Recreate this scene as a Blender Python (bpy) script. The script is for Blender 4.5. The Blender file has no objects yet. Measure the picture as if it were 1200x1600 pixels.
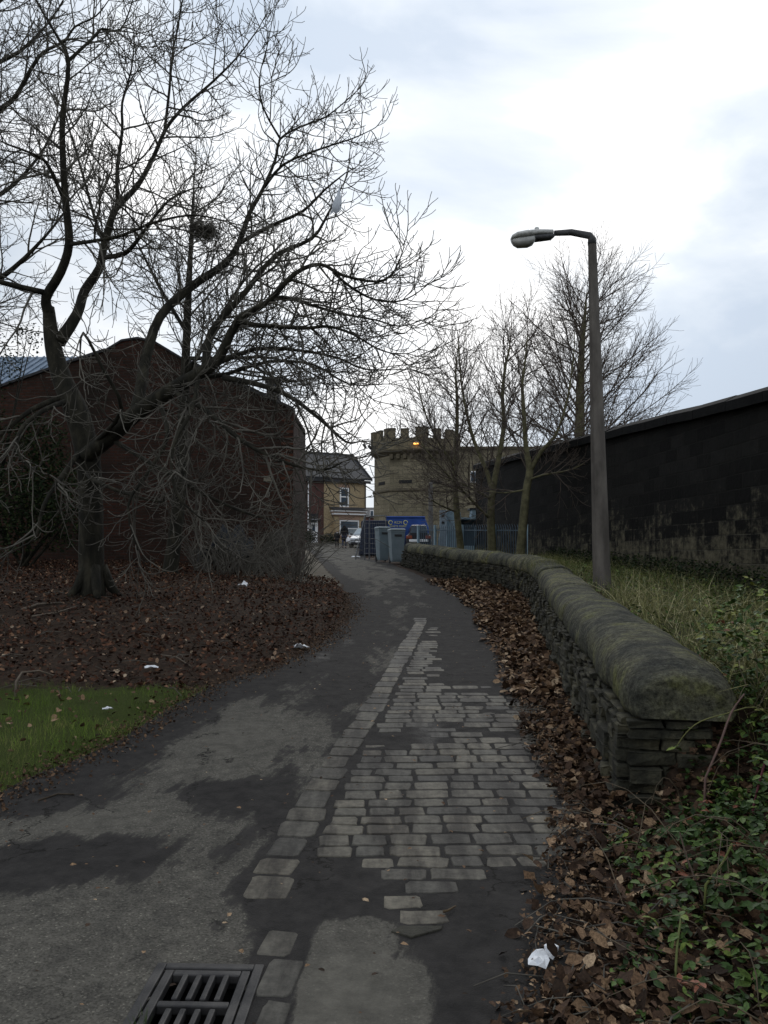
import bpy, bmesh, math, random
import numpy as np
from mathutils import Vector, Matrix

# ---------------------------------------------------------------- camera, sky, sun, exposure
SC = bpy.context.scene
COL = SC.collection
EYE = Vector((0.0, 0.0, 1.6))
FPX = 1300.0                       # focal length in photo pixels (1200 x 1600)
PITCH = math.atan(80.0 / FPX)
cam_d = bpy.data.cameras.new("camera")
cam_d.sensor_fit = 'VERTICAL'; cam_d.sensor_height = 24.0
cam_d.lens = FPX / 1600.0 * 24.0
cam_d.clip_start = 0.05; cam_d.clip_end = 3000
cam = bpy.data.objects.new("camera", cam_d); COL.objects.link(cam)
cam.location = EYE; cam.rotation_euler = (math.pi / 2 + PITCH, 0, 0)
SC.camera = cam
SC.view_settings.view_transform = 'Standard'; SC.view_settings.look = 'None'
SC.view_settings.exposure = 0.3; SC.view_settings.gamma = 1.0

SUN_EL, SUN_AZ = math.radians(34), math.radians(6)     # azimuth from +Y towards +X
def build_world():
    w = bpy.data.worlds.new("World"); SC.world = w; w.use_nodes = True
    nt = w.node_tree; N = nt.nodes; L = nt.links; N.clear()
    out = N.new("ShaderNodeOutputWorld"); bg = N.new("ShaderNodeBackground")
    bg.inputs['Strength'].default_value = 0.1
    sky = N.new("ShaderNodeTexSky"); sky.sky_type = 'NISHITA'; sky.sun_disc = False
    sky.sun_elevation = SUN_EL; sky.sun_rotation = SUN_AZ
    tc = N.new("ShaderNodeTexCoord")
    mp = N.new("ShaderNodeMapping"); mp.inputs['Scale'].default_value = (1.0, 1.0, 1.9)
    mp.inputs['Location'].default_value = (9.1, 0.7, 2.6)
    L.new(tc.outputs['Generated'], mp.inputs['Vector'])
    n1 = N.new("ShaderNodeTexNoise"); n1.inputs['Scale'].default_value = 2.0; n1.inputs['Detail'].default_value = 8
    n1.inputs['Roughness'].default_value = 0.52; n1.inputs['Distortion'].default_value = 0.35
    L.new(mp.outputs[0], n1.inputs['Vector'])
    # cloud deck colours: shaded blue-grey undersides to bright white
    cr = N.new("ShaderNodeValToRGB"); e = cr.color_ramp.elements
    e[0].position = 0.40; e[0].color = (0.53, 0.61, 0.72, 1)
    e[1].position = 0.62; e[1].color = (1.06, 1.06, 1.06, 1)
    m = e.new(0.51); m.color = (0.72, 0.775, 0.84, 1)
    L.new(n1.outputs['Fac'], cr.inputs['Fac'])
    # the deck is brightest round the hidden sun and duller away from it
    sd = Vector((math.sin(SUN_AZ) * math.cos(SUN_EL), math.cos(SUN_AZ) * math.cos(SUN_EL), math.sin(SUN_EL)))
    dot = N.new("ShaderNodeVectorMath"); dot.operation = 'DOT_PRODUCT'; dot.inputs[1].default_value = sd
    L.new(tc.outputs['Generated'], dot.inputs[0])
    mr = N.new("ShaderNodeMapRange"); mr.interpolation_type = 'SMOOTHSTEP'
    mr.inputs['From Min'].default_value = -0.4; mr.inputs['From Max'].default_value = 0.7
    mr.inputs['To Min'].default_value = 8.5; mr.inputs['To Max'].default_value = 7.4
    L.new(dot.outputs['Value'], mr.inputs['Value'])
    m2 = N.new("ShaderNodeMapRange"); m2.interpolation_type = 'SMOOTHSTEP'
    m2.inputs['From Min'].default_value = 0.74; m2.inputs['From Max'].default_value = 0.99
    m2.inputs['To Min'].default_value = 0.0; m2.inputs['To Max'].default_value = 2.9
    L.new(dot.outputs['Value'], m2.inputs['Value'])
    sm = N.new("ShaderNodeMath"); sm.operation = 'ADD'; L.new(mr.outputs[0], sm.inputs[0]); L.new(m2.outputs[0], sm.inputs[1]); mr = sm
    sc = N.new("ShaderNodeVectorMath"); sc.operation = 'SCALE'
    L.new(cr.outputs['Color'], sc.inputs[0]); L.new(mr.outputs[0], sc.inputs['Scale'])
    mix = N.new("ShaderNodeMixRGB"); mix.inputs['Fac'].default_value = 0.97
    L.new(sky.outputs[0], mix.inputs[1]); L.new(sc.outputs[0], mix.inputs[2])
    L.new(mix.outputs[0], bg.inputs['Color']); L.new(bg.outputs[0], out.inputs['Surface'])
build_world()
sun_d = bpy.data.lights.new("sun", 'SUN'); sun_d.energy = 0.5; sun_d.angle = math.radians(25); sun_d.color = (1.0, 0.96, 0.9)
sun = bpy.data.objects.new("sun", sun_d); COL.objects.link(sun)
sun.rotation_euler = (math.pi / 2 - SUN_EL, 0, math.pi - SUN_AZ)
sun.location = (0, 0, 40)

# ---------------------------------------------------------------- helpers
rng = np.random.default_rng(7)
random.seed(7)
def at(px, py, d):
    """World point seen at photo pixel (px,py) at world distance y=d."""
    c, s = math.cos(PITCH), math.sin(PITCH)
    a, b = (px - 600) / FPX, (800 - py) / FPX
    dx, dy, dz = a, c - b * s, s + b * c
    k = d / dy
    return Vector((dx * k, d, EYE.z + dz * k))

def smooth(a, b, x):
    t = np.clip((np.asarray(x, float) - a) / (b - a), 0, 1)
    return t * t * (3 - 2 * t)

def vnoise(x, y, seed=0):
    x = np.asarray(x, float); y = np.asarray(y, float)
    xi = np.floor(x).astype(np.int64); yi = np.floor(y).astype(np.int64)
    fx = x - xi; fy = y - yi
    fx = fx * fx * (3 - 2 * fx); fy = fy * fy * (3 - 2 * fy)
    def h(i, j):
        n = (i * 374761393 + j * 668265263 + seed * 974711) & 0x7fffffff
        n = ((n ^ (n >> 13)) * 1274126177) & 0x7fffffff
        return ((n ^ (n >> 16)) & 0xffff) / 65535.0
    return (h(xi, yi) * (1 - fx) + h(xi + 1, yi) * fx) * (1 - fy) + (h(xi, yi + 1) * (1 - fx) + h(xi + 1, yi + 1) * fx) * fy
def fbm(x, y, seed=0, oct=4):
    r = 0; a = 0.5; t = 0
    for o in range(oct):
        r = r + a * vnoise(x * 2 ** o, y * 2 ** o, seed + o * 17); t += a; a *= 0.5
    return r / t

def node(nt, typ, **kw):
    n = nt.nodes.new(typ)
    for k, v in kw.items():
        if k in n.inputs: n.inputs[k].default_value = v
        else: setattr(n, k, v)
    return n

def base_mat(name):
    m = bpy.data.materials.new(name); m.use_nodes = True
    nt = m.node_tree; b = nt.nodes["Principled BSDF"]
    return m, nt, b

def ramp(nt, stops):
    r = nt.nodes.new("ShaderNodeValToRGB"); e = r.color_ramp.elements
    while len(e) < len(stops): e.new(0.5)
    for k, (p, c) in enumerate(stops):
        e[k].position = p; e[k].color = (*c, 1)
    return r

def noise_mat(name, c1, c2, c3=None, scale=6.0, rough=0.85, bump=0.3, bscale=None, dist=0.02, coord='Object', detail=8, stretch=(1, 1, 1), metal=0.0, spec=0.3):
    """Mottled surface: three tones on two noises, with a bump."""
    m, nt, b = base_mat(name); L = nt.links
    tc = nt.nodes.new("ShaderNodeTexCoord"); mp = nt.nodes.new("ShaderNodeMapping")
    mp.inputs['Scale'].default_value = stretch
    L.new(tc.outputs[coord], mp.inputs['Vector'])
    n1 = node(nt, "ShaderNodeTexNoise", Scale=scale, Detail=detail, Roughness=0.62)
    L.new(mp.outputs[0], n1.inputs['Vector'])
    c3 = c3 or tuple((x + y) / 2 for x, y in zip(c1, c2))
    r = ramp(nt, [(0.34, c1), (0.5, c3), (0.66, c2)])
    L.new(n1.outputs['Fac'], r.inputs['Fac'])
    L.new(r.outputs['Color'], b.inputs['Base Color'])
    b.inputs['Roughness'].default_value = rough; b.inputs['Metallic'].default_value = metal
    b.inputs['Specular IOR Level'].default_value = spec
    if bump:
        n2 = node(nt, "ShaderNodeTexNoise", Scale=bscale or scale * 6, Detail=6, Roughness=0.6)
        L.new(mp.outputs[0], n2.inputs['Vector'])
        bp = node(nt, "ShaderNodeBump", Strength=bump, Distance=dist)
        L.new(n2.outputs['Fac'], bp.inputs['Height']); L.new(bp.outputs[0], b.inputs['Normal'])
    return m

def brick_mat(name, c1, c2, mortar, bw, bh, msize=0.012, stain=None, stain_lo=0.45, stain_hi=0.62, stain_scale=0.8, rough=0.9, bump=0.5, zgrad=None, noise_amt=0.55, stain_max=1.0):
    """Coursed masonry on the UV map (metres), blocks of varying tone, with stains."""
    m, nt, b = base_mat(name); L = nt.links
    uv = nt.nodes.new("ShaderNodeUVMap"); uv.uv_map = "UVMap"
    nd = node(nt, "ShaderNodeTexNoise", Scale=1.3, Detail=3)
    L.new(uv.outputs[0], nd.inputs['Vector'])
    sub = node(nt, "ShaderNodeVectorMath", operation='SUBTRACT'); sub.inputs[1].default_value = (0.5, 0.5, 0.5)
    L.new(nd.outputs['Color'], sub.inputs[0])
    sca = node(nt, "ShaderNodeVectorMath", operation='SCALE'); sca.inputs['Scale'].default_value = 0.03
    L.new(sub.outputs[0], sca.inputs[0])
    add = node(nt, "ShaderNodeVectorMath", operation='ADD'); L.new(uv.outputs[0], add.inputs[0]); L.new(sca.outputs[0], add.inputs[1])
    br = nt.nodes.new("ShaderNodeTexBrick")
    br.inputs['Scale'].default_value = 1.0; br.inputs['Brick Width'].default_value = bw; br.inputs['Row Height'].default_value = bh
    br.inputs['Mortar Size'].default_value = msize; br.inputs['Mortar Smooth'].default_value = 0.3; br.inputs['Bias'].default_value = -0.1
    br.inputs['Color1'].default_value = (*c1, 1); br.inputs['Color2'].default_value = (*c2, 1); br.inputs['Mortar'].default_value = (*mortar, 1)
    L.new(add.outputs[0], br.inputs['Vector'])
    n1 = node(nt, "ShaderNodeTexNoise", Scale=9.0, Detail=8, Roughness=0.7); L.new(uv.outputs[0], n1.inputs['Vector'])
    r1 = ramp(nt, [(0.25, (1 - noise_amt,) * 3), (0.75, (1 + noise_amt * .6,) * 3)]); L.new(n1.outputs['Fac'], r1.inputs['Fac'])
    mul = node(nt, "ShaderNodeMixRGB", blend_type='MULTIPLY', Fac=1.0)
    L.new(br.outputs['Color'], mul.inputs[1]); L.new(r1.outputs['Color'], mul.inputs[2])
    col = mul.outputs[0]
    if stain:
        n2 = node(nt, "ShaderNodeTexNoise", Scale=stain_scale, Detail=9, Roughness=0.68); L.new(uv.outputs[0], n2.inputs['Vector'])
        fac = n2.outputs['Fac']
        if zgrad:                              # soot lies thicker towards the top of the wall
            sx = nt.nodes.new("ShaderNodeSeparateXYZ"); L.new(uv.outputs[0], sx.inputs[0])
            mr = nt.nodes.new("ShaderNodeMapRange"); mr.inputs['From Min'].default_value = zgrad[0]; mr.inputs['From Max'].default_value = zgrad[1]
            mr.inputs['To Min'].default_value = zgrad[2]; mr.inputs['To Max'].default_value = zgrad[3]
            L.new(sx.outputs['Y'], mr.inputs['Value'])
            ad = node(nt, "ShaderNodeMath", operation='ADD'); L.new(fac, ad.inputs[0]); L.new(mr.outputs[0], ad.inputs[1]); fac = ad.outputs[0]
        r2 = ramp(nt, [(stain_lo, (0, 0, 0)), (stain_hi, (stain_max,) * 3)]); L.new(fac, r2.inputs['Fac'])
        mx = node(nt, "ShaderNodeMixRGB"); L.new(r2.outputs['Color'], mx.inputs['Fac']); L.new(col, mx.inputs[1]); mx.inputs[2].default_value = (*stain, 1)
        col = mx.outputs[0]
    L.new(col, b.inputs['Base Color']); b.inputs['Roughness'].default_value = rough; b.inputs['Specular IOR Level'].default_value = 0.2
    inv = node(nt, "ShaderNodeMath", operation='MULTIPLY_ADD'); inv.inputs[1].default_value = -1.0
    L.new(br.outputs['Fac'], inv.inputs[0]); L.new(n1.outputs['Fac'], inv.inputs[2])
    bp = node(nt, "ShaderNodeBump", Strength=bump, Distance=0.02); L.new(inv.outputs[0], bp.inputs['Height']); L.new(bp.outputs[0], b.inputs['Normal'])
    return m

def tint_mat(name, stops, rough=0.7, spec=0.3, attr='tint', trans=0.0):
    """Colour from the per-leaf 'tint' number."""
    m, nt, b = base_mat(name); L = nt.links
    a = nt.nodes.new("ShaderNodeAttribute"); a.attribute_name = attr
    r = ramp(nt, stops); L.new(a.outputs['Fac'], r.inputs['Fac'])
    tc = nt.nodes.new("ShaderNodeTexCoord")
    n = node(nt, "ShaderNodeTexNoise", Scale=110.0, Detail=5, Roughness=.7); L.new(tc.outputs['Object'], n.inputs['Vector'])
    r1 = ramp(nt, [(0.35, (0.5,) * 3), (0.65, (1.4,) * 3)]); L.new(n.outputs['Fac'], r1.inputs['Fac'])
    mul = node(nt, "ShaderNodeMixRGB", blend_type='MULTIPLY', Fac=1.0); L.new(r.outputs[0], mul.inputs[1]); L.new(r1.outputs[0], mul.inputs[2])
    L.new(mul.outputs[0], b.inputs['Base Color']); b.inputs['Roughness'].default_value = rough
    b.inputs['Specular IOR Level'].default_value = spec
    return m

def plain(name, c, rough=0.5, metal=0.0, emit=None, estr=0.0, spec=0.5, var=0.12):
    m = noise_mat(name, tuple(x * (1 - var) for x in c), tuple(min(1, x * (1 + var)) for x in c), scale=3.0, rough=rough, bump=0.05, metal=metal, spec=spec)
    if emit:
        b = m.node_tree.nodes["Principled BSDF"]; b.inputs['Emission Color'].default_value = (*emit, 1); b.inputs['Emission Strength'].default_value = estr
    return m

def auto_uv(me):
    uvl = me.uv_layers.new(name="UVMap")
    uv = np.zeros((len(me.loops), 2), np.float32)
    vs = me.vertices
    for p in me.polygons:
        n = p.normal
        if abs(n.z) < 0.85:
            t = Vector((-n.y, n.x, 0)).normalized()
            for li in p.loop_indices:
                c = vs[me.loops[li].vertex_index].co
                uv[li] = (c.dot(t), c.z)
        else:
            for li in p.loop_indices:
                c = vs[me.loops[li].vertex_index].co
                uv[li] = (c.x, c.y)
    uvl.data.foreach_set("uv", uv.ravel())

def link(o, parent=None):
    COL.objects.link(o)
    if parent is not None:
        o.parent = parent
        r = parent
        off = Vector((0, 0, 0))
        while r is not None:
            if r.type == 'EMPTY': off = Vector(r.location)
            r = r.parent
        if parent.type == 'EMPTY': o.matrix_parent_inverse = Matrix.Translation(-parent.location)
    return o

def tag(o, label=None, cat=None, group=None, kind=None):
    if label: o['label'] = label
    if cat: o['category'] = cat
    if group: o['group'] = group
    if kind: o['kind'] = kind
    return o

def thing(name, loc, label, cat, group=None):
    o = bpy.data.objects.new(name, None); COL.objects.link(o); o.location = loc; o.empty_display_size = 0.2
    return tag(o, label, cat, group)

class MB:
    def __init__(s): s.v = []; s.f = []
    def add(s, vs, fs):
        k = len(s.v); s.v += [tuple(v) for v in vs]; s.f += [tuple(i + k for i in f) for f in fs]; return s
    def box(s, c, d, M=None, rz=0.0, jit=0.0):
        x, y, z = d[0] / 2, d[1] / 2, d[2] / 2
        vs = [Vector((a * x, b * y, e * z)) for e in (-1, 1) for b in (-1, 1) for a in (-1, 1)]
        if jit: vs = [v + Vector((random.uniform(-jit, jit), random.uniform(-jit, jit), random.uniform(-jit, jit))) for v in vs]
        R = Matrix.Rotation(rz, 3, 'Z')
        vs = [R @ v + Vector(c) for v in vs]
        if M is not None: vs = [M @ v for v in vs]
        return s.add(vs, [(0, 2, 3, 1), (4, 5, 7, 6), (0, 1, 5, 4), (1, 3, 7, 5), (3, 2, 6, 7), (2, 0, 4, 6)])
    def cyl(s, p0, p1, r0, r1=None, n=8, cap=True):
        r1 = r0 if r1 is None else r1
        p0, p1 = Vector(p0), Vector(p1); ax = (p1 - p0).normalized()
        u = ax.orthogonal().normalized(); w = ax.cross(u)
        vs = []
        for p, r in ((p0, r0), (p1, r1)):
            for k in range(n):
                a = 2 * math.pi * k / n; vs.append(p + u * (r * math.cos(a)) + w * (r * math.sin(a)))
        fs = [(k, (k + 1) % n, n + (k + 1) % n, n + k) for k in range(n)]
        if cap: fs += [tuple(range(n - 1, -1, -1)), tuple(range(n, 2 * n))]
        return s.add(vs, fs)
    def path(s, pts, rs, n=8):
        pts = [Vector(p) for p in pts]
        vs = []; fs = []; u = None
        for i, p in enumerate(pts):
            t = (pts[min(i + 1, len(pts) - 1)] - pts[max(i - 1, 0)]).normalized()
            u = t.orthogonal().normalized() if u is None else (u - t * u.dot(t)).normalized()
            w = t.cross(u); r = rs[i] if hasattr(rs, '__len__') else rs
            for k in range(n):
                a = 2 * math.pi * k / n; vs.append(p + u * (r * math.cos(a)) + w * (r * math.sin(a)))
        for i in range(len(pts) - 1):
            for k in range(n):
                fs.append((i * n + k, i * n + (k + 1) % n, (i + 1) * n + (k + 1) % n, (i + 1) * n + k))
        fs += [tuple(range(n - 1, -1, -1)), tuple(range((len(pts) - 1) * n, len(pts) * n))]
        return s.add(vs, fs)
    def prism(s, poly, vec):
        """planar polygon (list of 3D points) extruded along vec"""
        n = len(poly); vec = Vector(vec); a = [Vector(p) for p in poly]; b = [p + vec for p in a]
        nor = Vector((0, 0, 0))
        for i in range(n): nor += a[i].cross(a[(i + 1) % n])
        fl = nor.dot(vec) > 0
        f0 = tuple(range(n)); f1 = tuple(range(n, 2 * n))
        sides = [(i, (i + 1) % n, n + (i + 1) % n, n + i) for i in range(n)]
        if fl: fs = [tuple(reversed(f0)), f1] + sides
        else: fs = [f0, tuple(reversed(f1))] + [tuple(reversed(q)) for q in sides]
        return s.add(a + b, fs)
    def lathe(s, c, prof, n=12, ang0=0.0, sx=1.0, sy=1.0):
        vs = []; fs = []
        for (r, z) in prof:
            for k in range(n):
                a = ang0 + 2 * math.pi * k / n; vs.append((c[0] + sx * r * math.sin(a), c[1] - sy * r * math.cos(a), c[2] + z))
        for i in range(len(prof) - 1):
            for k in range(n): fs.append((i * n + k, i * n + (k + 1) % n, (i + 1) * n + (k + 1) % n, (i + 1) * n + k))
        fs += [tuple(range(n - 1, -1, -1)), tuple(range((len(prof) - 1) * n, len(prof) * n))]
        return s.add(vs, fs)
    def build(s, name, mat, parent=None, flat=True, bevel=0.0, uv=False, subsurf=0):
        me = bpy.data.meshes.new(name); me.from_pydata(s.v, [], s.f); me.update()
        bm = bmesh.new(); bm.from_mesh(me); bmesh.ops.recalc_face_normals(bm, faces=bm.faces); bm.to_mesh(me); bm.free()
        if not flat: me.polygons.foreach_set("use_smooth", [True] * len(me.polygons))
        if uv: auto_uv(me)
        me.materials.append(mat)
        o = bpy.data.objects.new(name, me); link(o, parent)
        if bevel:
            b = o.modifiers.new("bevel", 'BEVEL'); b.width = bevel; b.segments = 2; b.limit_method = 'ANGLE'
        if subsurf:
            q = o.modifiers.new("sub", 'SUBSURF'); q.levels = subsurf; q.render_levels = subsurf
        return o

def mesh_np(name, V, F, mat, parent=None, smooth_sh=False, attrs=None):
    V = np.asarray(V, np.float32).reshape(-1, 3); F = np.asarray(F, np.int32); k = F.shape[1]
    me = bpy.data.meshes.new(name)
    me.vertices.add(len(V)); me.vertices.foreach_set("co", V.ravel())
    me.loops.add(F.size); me.loops.foreach_set("vertex_index", F.ravel())
    me.polygons.add(len(F)); me.polygons.foreach_set("loop_start", np.arange(0, F.size, k, dtype=np.int32))
    if smooth_sh: me.polygons.foreach_set("use_smooth", np.ones(len(F), bool))
    me.update(calc_edges=True)
    for an, av in (attrs or {}).items():
        at_ = me.attributes.new(an, 'FLOAT', 'POINT'); at_.data.foreach_set("value", np.asarray(av, np.float32).ravel())
    me.materials.append(mat)
    o = bpy.data.objects.new(name, me); link(o, parent)
    return o

def scatter_mesh(proto_v, proto_f, pos, yaw, pitch, roll, scale, tint):
    """Copies of a small leaf/blade shape -> (V,F,tint)"""
    pv = np.asarray(proto_v, float); N = len(pos)
    cy, sy, cp, sp, cr, sr = np.cos(yaw), np.sin(yaw), np.cos(pitch), np.sin(pitch), np.cos(roll), np.sin(roll)
    R = np.empty((N, 3, 3))
    R[:, 0, 0] = cy * cp; R[:, 0, 1] = cy * sp * sr - sy * cr; R[:, 0, 2] = cy * sp * cr + sy * sr
    R[:, 1, 0] = sy * cp; R[:, 1, 1] = sy * sp * sr + cy * cr; R[:, 1, 2] = sy * sp * cr - cy * sr
    R[:, 2, 0] = -sp; R[:, 2, 1] = cp * sr; R[:, 2, 2] = cp * cr
    sc = np.asarray(scale, float)
    V = np.einsum('nij,kj->nki', R, pv) * sc[:, None, None] + np.asarray(pos)[:, None, :]
    F = np.asarray(proto_f)[None, :, :] + (np.arange(N) * len(pv))[:, None, None]
    return V.reshape(-1, 3), F.reshape(-1, F.shape[-1]), np.repeat(tint, len(pv))
def join_scatter(parts):
    V = []; F = []; T = []; k = 0
    for (v, f, t) in parts: V.append(v); F.append(f + k); T.append(t); k += len(v)
    return np.concatenate(V), np.concatenate(F), np.concatenate(T)

# tubes gathered by length so that thousands of twigs become one mesh quickly
class Tubes:
    def __init__(s): s.b = {}
    def add(s, pts, rs, sides=4): s.b.setdefault((len(pts), sides), []).append((pts, rs))
    def arrays(s):
        VV = []; FF = []; k0 = 0
        for (n, m), lst in s.b.items():
            P = np.array([[tuple(p) for p in a[0]] for a in lst], float); R = np.array([a[1] for a in lst], float); B = len(lst)
            T = np.empty_like(P); T[:, 1:-1] = P[:, 2:] - P[:, :-2]; T[:, 0] = P[:, 1] - P[:, 0]; T[:, -1] = P[:, -1] - P[:, -2]
            T /= np.linalg.norm(T, axis=2, keepdims=True) + 1e-9
            ref = np.where(np.abs(T[:, :1, 2:3]) < 0.8, np.array([[[0., 0., 1.]]]), np.array([[[1., 0., 0.]]]))
            u = np.empty_like(P); prev = np.cross(ref[:, 0], T[:, 0]); 
            for i in range(n):
                w = prev - T[:, i] * np.sum(prev * T[:, i], 1, keepdims=True); w /= np.linalg.norm(w, axis=1, keepdims=True) + 1e-9
                u[:, i] = w; prev = w
            w = np.cross(T, u)
            ang = 2 * np.pi * np.arange(m) / m
            ring = P[:, :, None, :] + R[:, :, None, None] * (u[:, :, None, :] * np.cos(ang)[None, None, :, None] + w[:, :, None, :] * np.sin(ang)[None, None, :, None])
            VV.append(ring.reshape(-1, 3))
            i, k = np.meshgrid(np.arange(n - 1), np.arange(m), indexing='ij')
            q = np.stack([i * m + k, i * m + (k + 1) % m, (i + 1) * m + (k + 1) % m, (i + 1) * m + k], -1).reshape(-1, 4)
            FF.append((q[None] + (np.arange(B) * n * m)[:, None, None]).reshape(-1, 4) + k0); k0 += B * n * m
        return np.concatenate(VV), np.concatenate(FF)
    def build(s, name, mat, parent):
        V, F = s.arrays(); return mesh_np(name, V, F, mat, parent, True)

# ---------------------------------------------------------------- the lie of the land
ZY = [-400, -60, -3, 0, 4.7, 10, 15.7, 22, 30, 57, 66, 76, 100, 140, 1000]
ZZ = [-3.0, -2.0, -0.12, 0, .21, .53, .875, 1.19, 1.6, 2.62, 3.05, 3.45, 4.1, 4.5, 4.5]
def zl(y): return np.interp(y, ZY, ZZ)
def xl(y): return np.interp(y, [-3, 2, 3.5, 4.9, 6.2, 8, 9.1, 11, 13.8, 16.4, 20, 25.7, 36, 57, 60, 64, 120], [-5.5, -3.4, -2.75, -2.26, -1.91, -1.65, -1.15, -.72, -.52, -.68, -1.0, -1.75, -2.95, -5.3, -7, -22, -22])
def xr(y): return np.interp(y, [-3, 2.67, 3.3, 4.3, 4.9, 7.7, 11, 14, 16.4, 20, 24, 30, 35, 57, 60, 64, 120], [-.3, .5, .68, .95, 1.12, 1.3, 1.5, 1.62, 1.55, 1.3, .85, .15, -.8, -1.6, -1, 3, 3])
WALL = [(1.36, 4.74), (1.64, 7), (2.0, 10), (2.5, 13.8), (2.72, 15.7), (2.72, 17.2), (2.4, 19.4), (1.68, 22), (.65, 28)]
def xw(y): return np.interp(y, [-3] + [p[1] for p in WALL] + [40], [.8] + [p[0] for p in WALL] + [.65]) + 0.24
def xp(y): return 6.46 - .11 * (np.asarray(y, float) - 14)
GRATE = (-.635, 2.86, .39, .50)
def gz(x, y):
    x = np.asarray(x, float); y = np.asarray(y, float)
    z = zl(y)
    dl = xl(y) - x
    z = z + .5 * (1 - np.exp(-np.maximum(dl, 0) / 3.0)) * smooth(6.5, 13, y) * (1 - smooth(40, 56, y))
    z = z + .03 * smooth(0, .4, dl) * (1 - smooth(40, 56, y))
    dw = x - xw(y)
    f = np.clip(dw / np.maximum(xp(y) - xw(y), .5), 0, 1)
    hw = smooth(-.1, .12, dw) * (.60 - .3 * f)
    hn = .52 * smooth(.1, 1.6, x - 1.1) + .10 * smooth(0, .8, x - .8) * (1 - smooth(3.4, 4.3, y))
    k = smooth(4.5, 4.85, y)
    z = z + (hw * k + hn * (1 - k)) * (1 - smooth(27, 34, y))
    off = np.maximum(smooth(0, .6, dl), smooth(0, .4, x - xr(y)))
    z = z + off * .07 * (fbm(x * 1.3, y * 1.3, 3) - .5) * (1 - smooth(50, 60, y))
    return z
def gzs(x, y): return float(gz(x, y))

# ---------------------------------------------------------------- ground sheet
def grid_mesh(name, X, Y, Z, mat, attrs=None, keep=None):
    ny, nx = X.shape
    V = np.stack([X, Y, Z], -1).reshape(-1, 3)
    i, j = np.meshgrid(np.arange(ny - 1), np.arange(nx - 1), indexing='ij')
    F = np.stack([i * nx + j, i * nx + j + 1, (i + 1) * nx + j + 1, (i + 1) * nx + j], -1).reshape(-1, 4)
    if keep is not None: F = F[keep(V[F].reshape(len(F), 4, 3))]
    return mesh_np(name, V, F, mat, None, True, {k: v.ravel() for k, v in (attrs or {}).items()})

def ground_mat():
    m, nt, b = base_mat("ground_soil"); L = nt.links
    tc = nt.nodes.new("ShaderNodeTexCoord")
    n1 = node(nt, "ShaderNodeTexNoise", Scale=14.0, Detail=8, Roughness=.7); L.new(tc.outputs['Object'], n1.inputs['Vector'])
    n2 = node(nt, "ShaderNodeTexNoise", Scale=90.0, Detail=5, Roughness=.7); L.new(tc.outputs['Object'], n2.inputs['Vector'])
    soil = ramp(nt, [(.3, (.014, .010, .008)), (.5, (.036, .024, .017)), (.72, (.085, .054, .036))]); L.new(n1.outputs[0], soil.inputs[0])
    grass = ramp(nt, [(.3, (.02, .027, .008)), (.7, (.06, .08, .016))]); L.new(n2.outputs[0], grass.inputs[0])
    sand = ramp(nt, [(.3, (.08, .07, .055)), (.7, (.2, .18, .145))]); L.new(n1.outputs[0], sand.inputs[0])
    col = soil.outputs[0]
    for an, src in (("grassy", grass), ("sandy", sand)):
        a = nt.nodes.new("ShaderNodeAttribute"); a.attribute_name = an
        ad = node(nt, "ShaderNodeMath", operation='ADD'); L.new(a.outputs['Fac'], ad.inputs[0]); L.new(n1.outputs[0], ad.inputs[1])
        r = ramp(nt, [(.85, (0, 0, 0)), (1.0, (1, 1, 1))]); L.new(ad.outputs[0], r.inputs[0])
        mx = nt.nodes.new("ShaderNodeMixRGB"); L.new(r.outputs[0], mx.inputs[0]); L.new(col, mx.inputs[1]); L.new(src.outputs[0], mx.inputs[2]); col = mx.outputs[0]
    L.new(col, b.inputs['Base Color']); b.inputs['Roughness'].default_value = .95; b.inputs['Specular IOR Level'].default_value = .1
    bp = node(nt, "ShaderNodeBump", Strength=.6, Distance=.03); L.new(n2.outputs[0], bp.inputs['Height']); L.new(bp.outputs[0], b.inputs['Normal'])
    return m
gx = np.concatenate([[-900, -300, -120, -60, -35, -22], np.arange(-15, 9.01, .17), [10, 12, 16, 24, 40, 80, 200, 500, 900]])
gy = np.concatenate([[-400, -120, -50, -25, -12, -6], np.arange(-3, 34, .2), np.arange(34, 90, 1.5), [95, 105, 120, 150, 220, 400, 900]])
GX, GY = np.meshgrid(gx, gy)
GZ = gz(GX, GY)
inl = np.minimum(GX - xl(GY), xr(GY) - GX)
GZ = GZ - .35 * smooth(.25, .5, inl) * smooth(0.2, 1.4, GY) * (1 - smooth(5, 7, GY)) - .012 * smooth(.05, .3, inl)
grassy = (1 - smooth(7.2, 8.3, GY + .8 * (fbm(GX * 1.1, GY * 1.1, 11) - .5))) * (GX < xl(GY) + .3)
grassy = np.maximum(grassy, (GX > xw(GY) + .5) * .45)
sandy = smooth(18, 20, GY) * (1 - smooth(46, 54, GY)) * smooth(-.1, .2, xl(GY) - GX) * (1 - smooth(1.6, 2.4, xl(GY) - GX)) * .9
sandy = np.maximum(sandy, smooth(29, 31, GY) * smooth(0, .5, GX - xr(GY)) * .35)
ground = grid_mesh("ground", GX, GY, GZ, ground_mat(), dict(grassy=grassy, sandy=sandy))
tag(ground, "dark soil bank and verge beside the lane", "ground", kind="structure")

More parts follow.
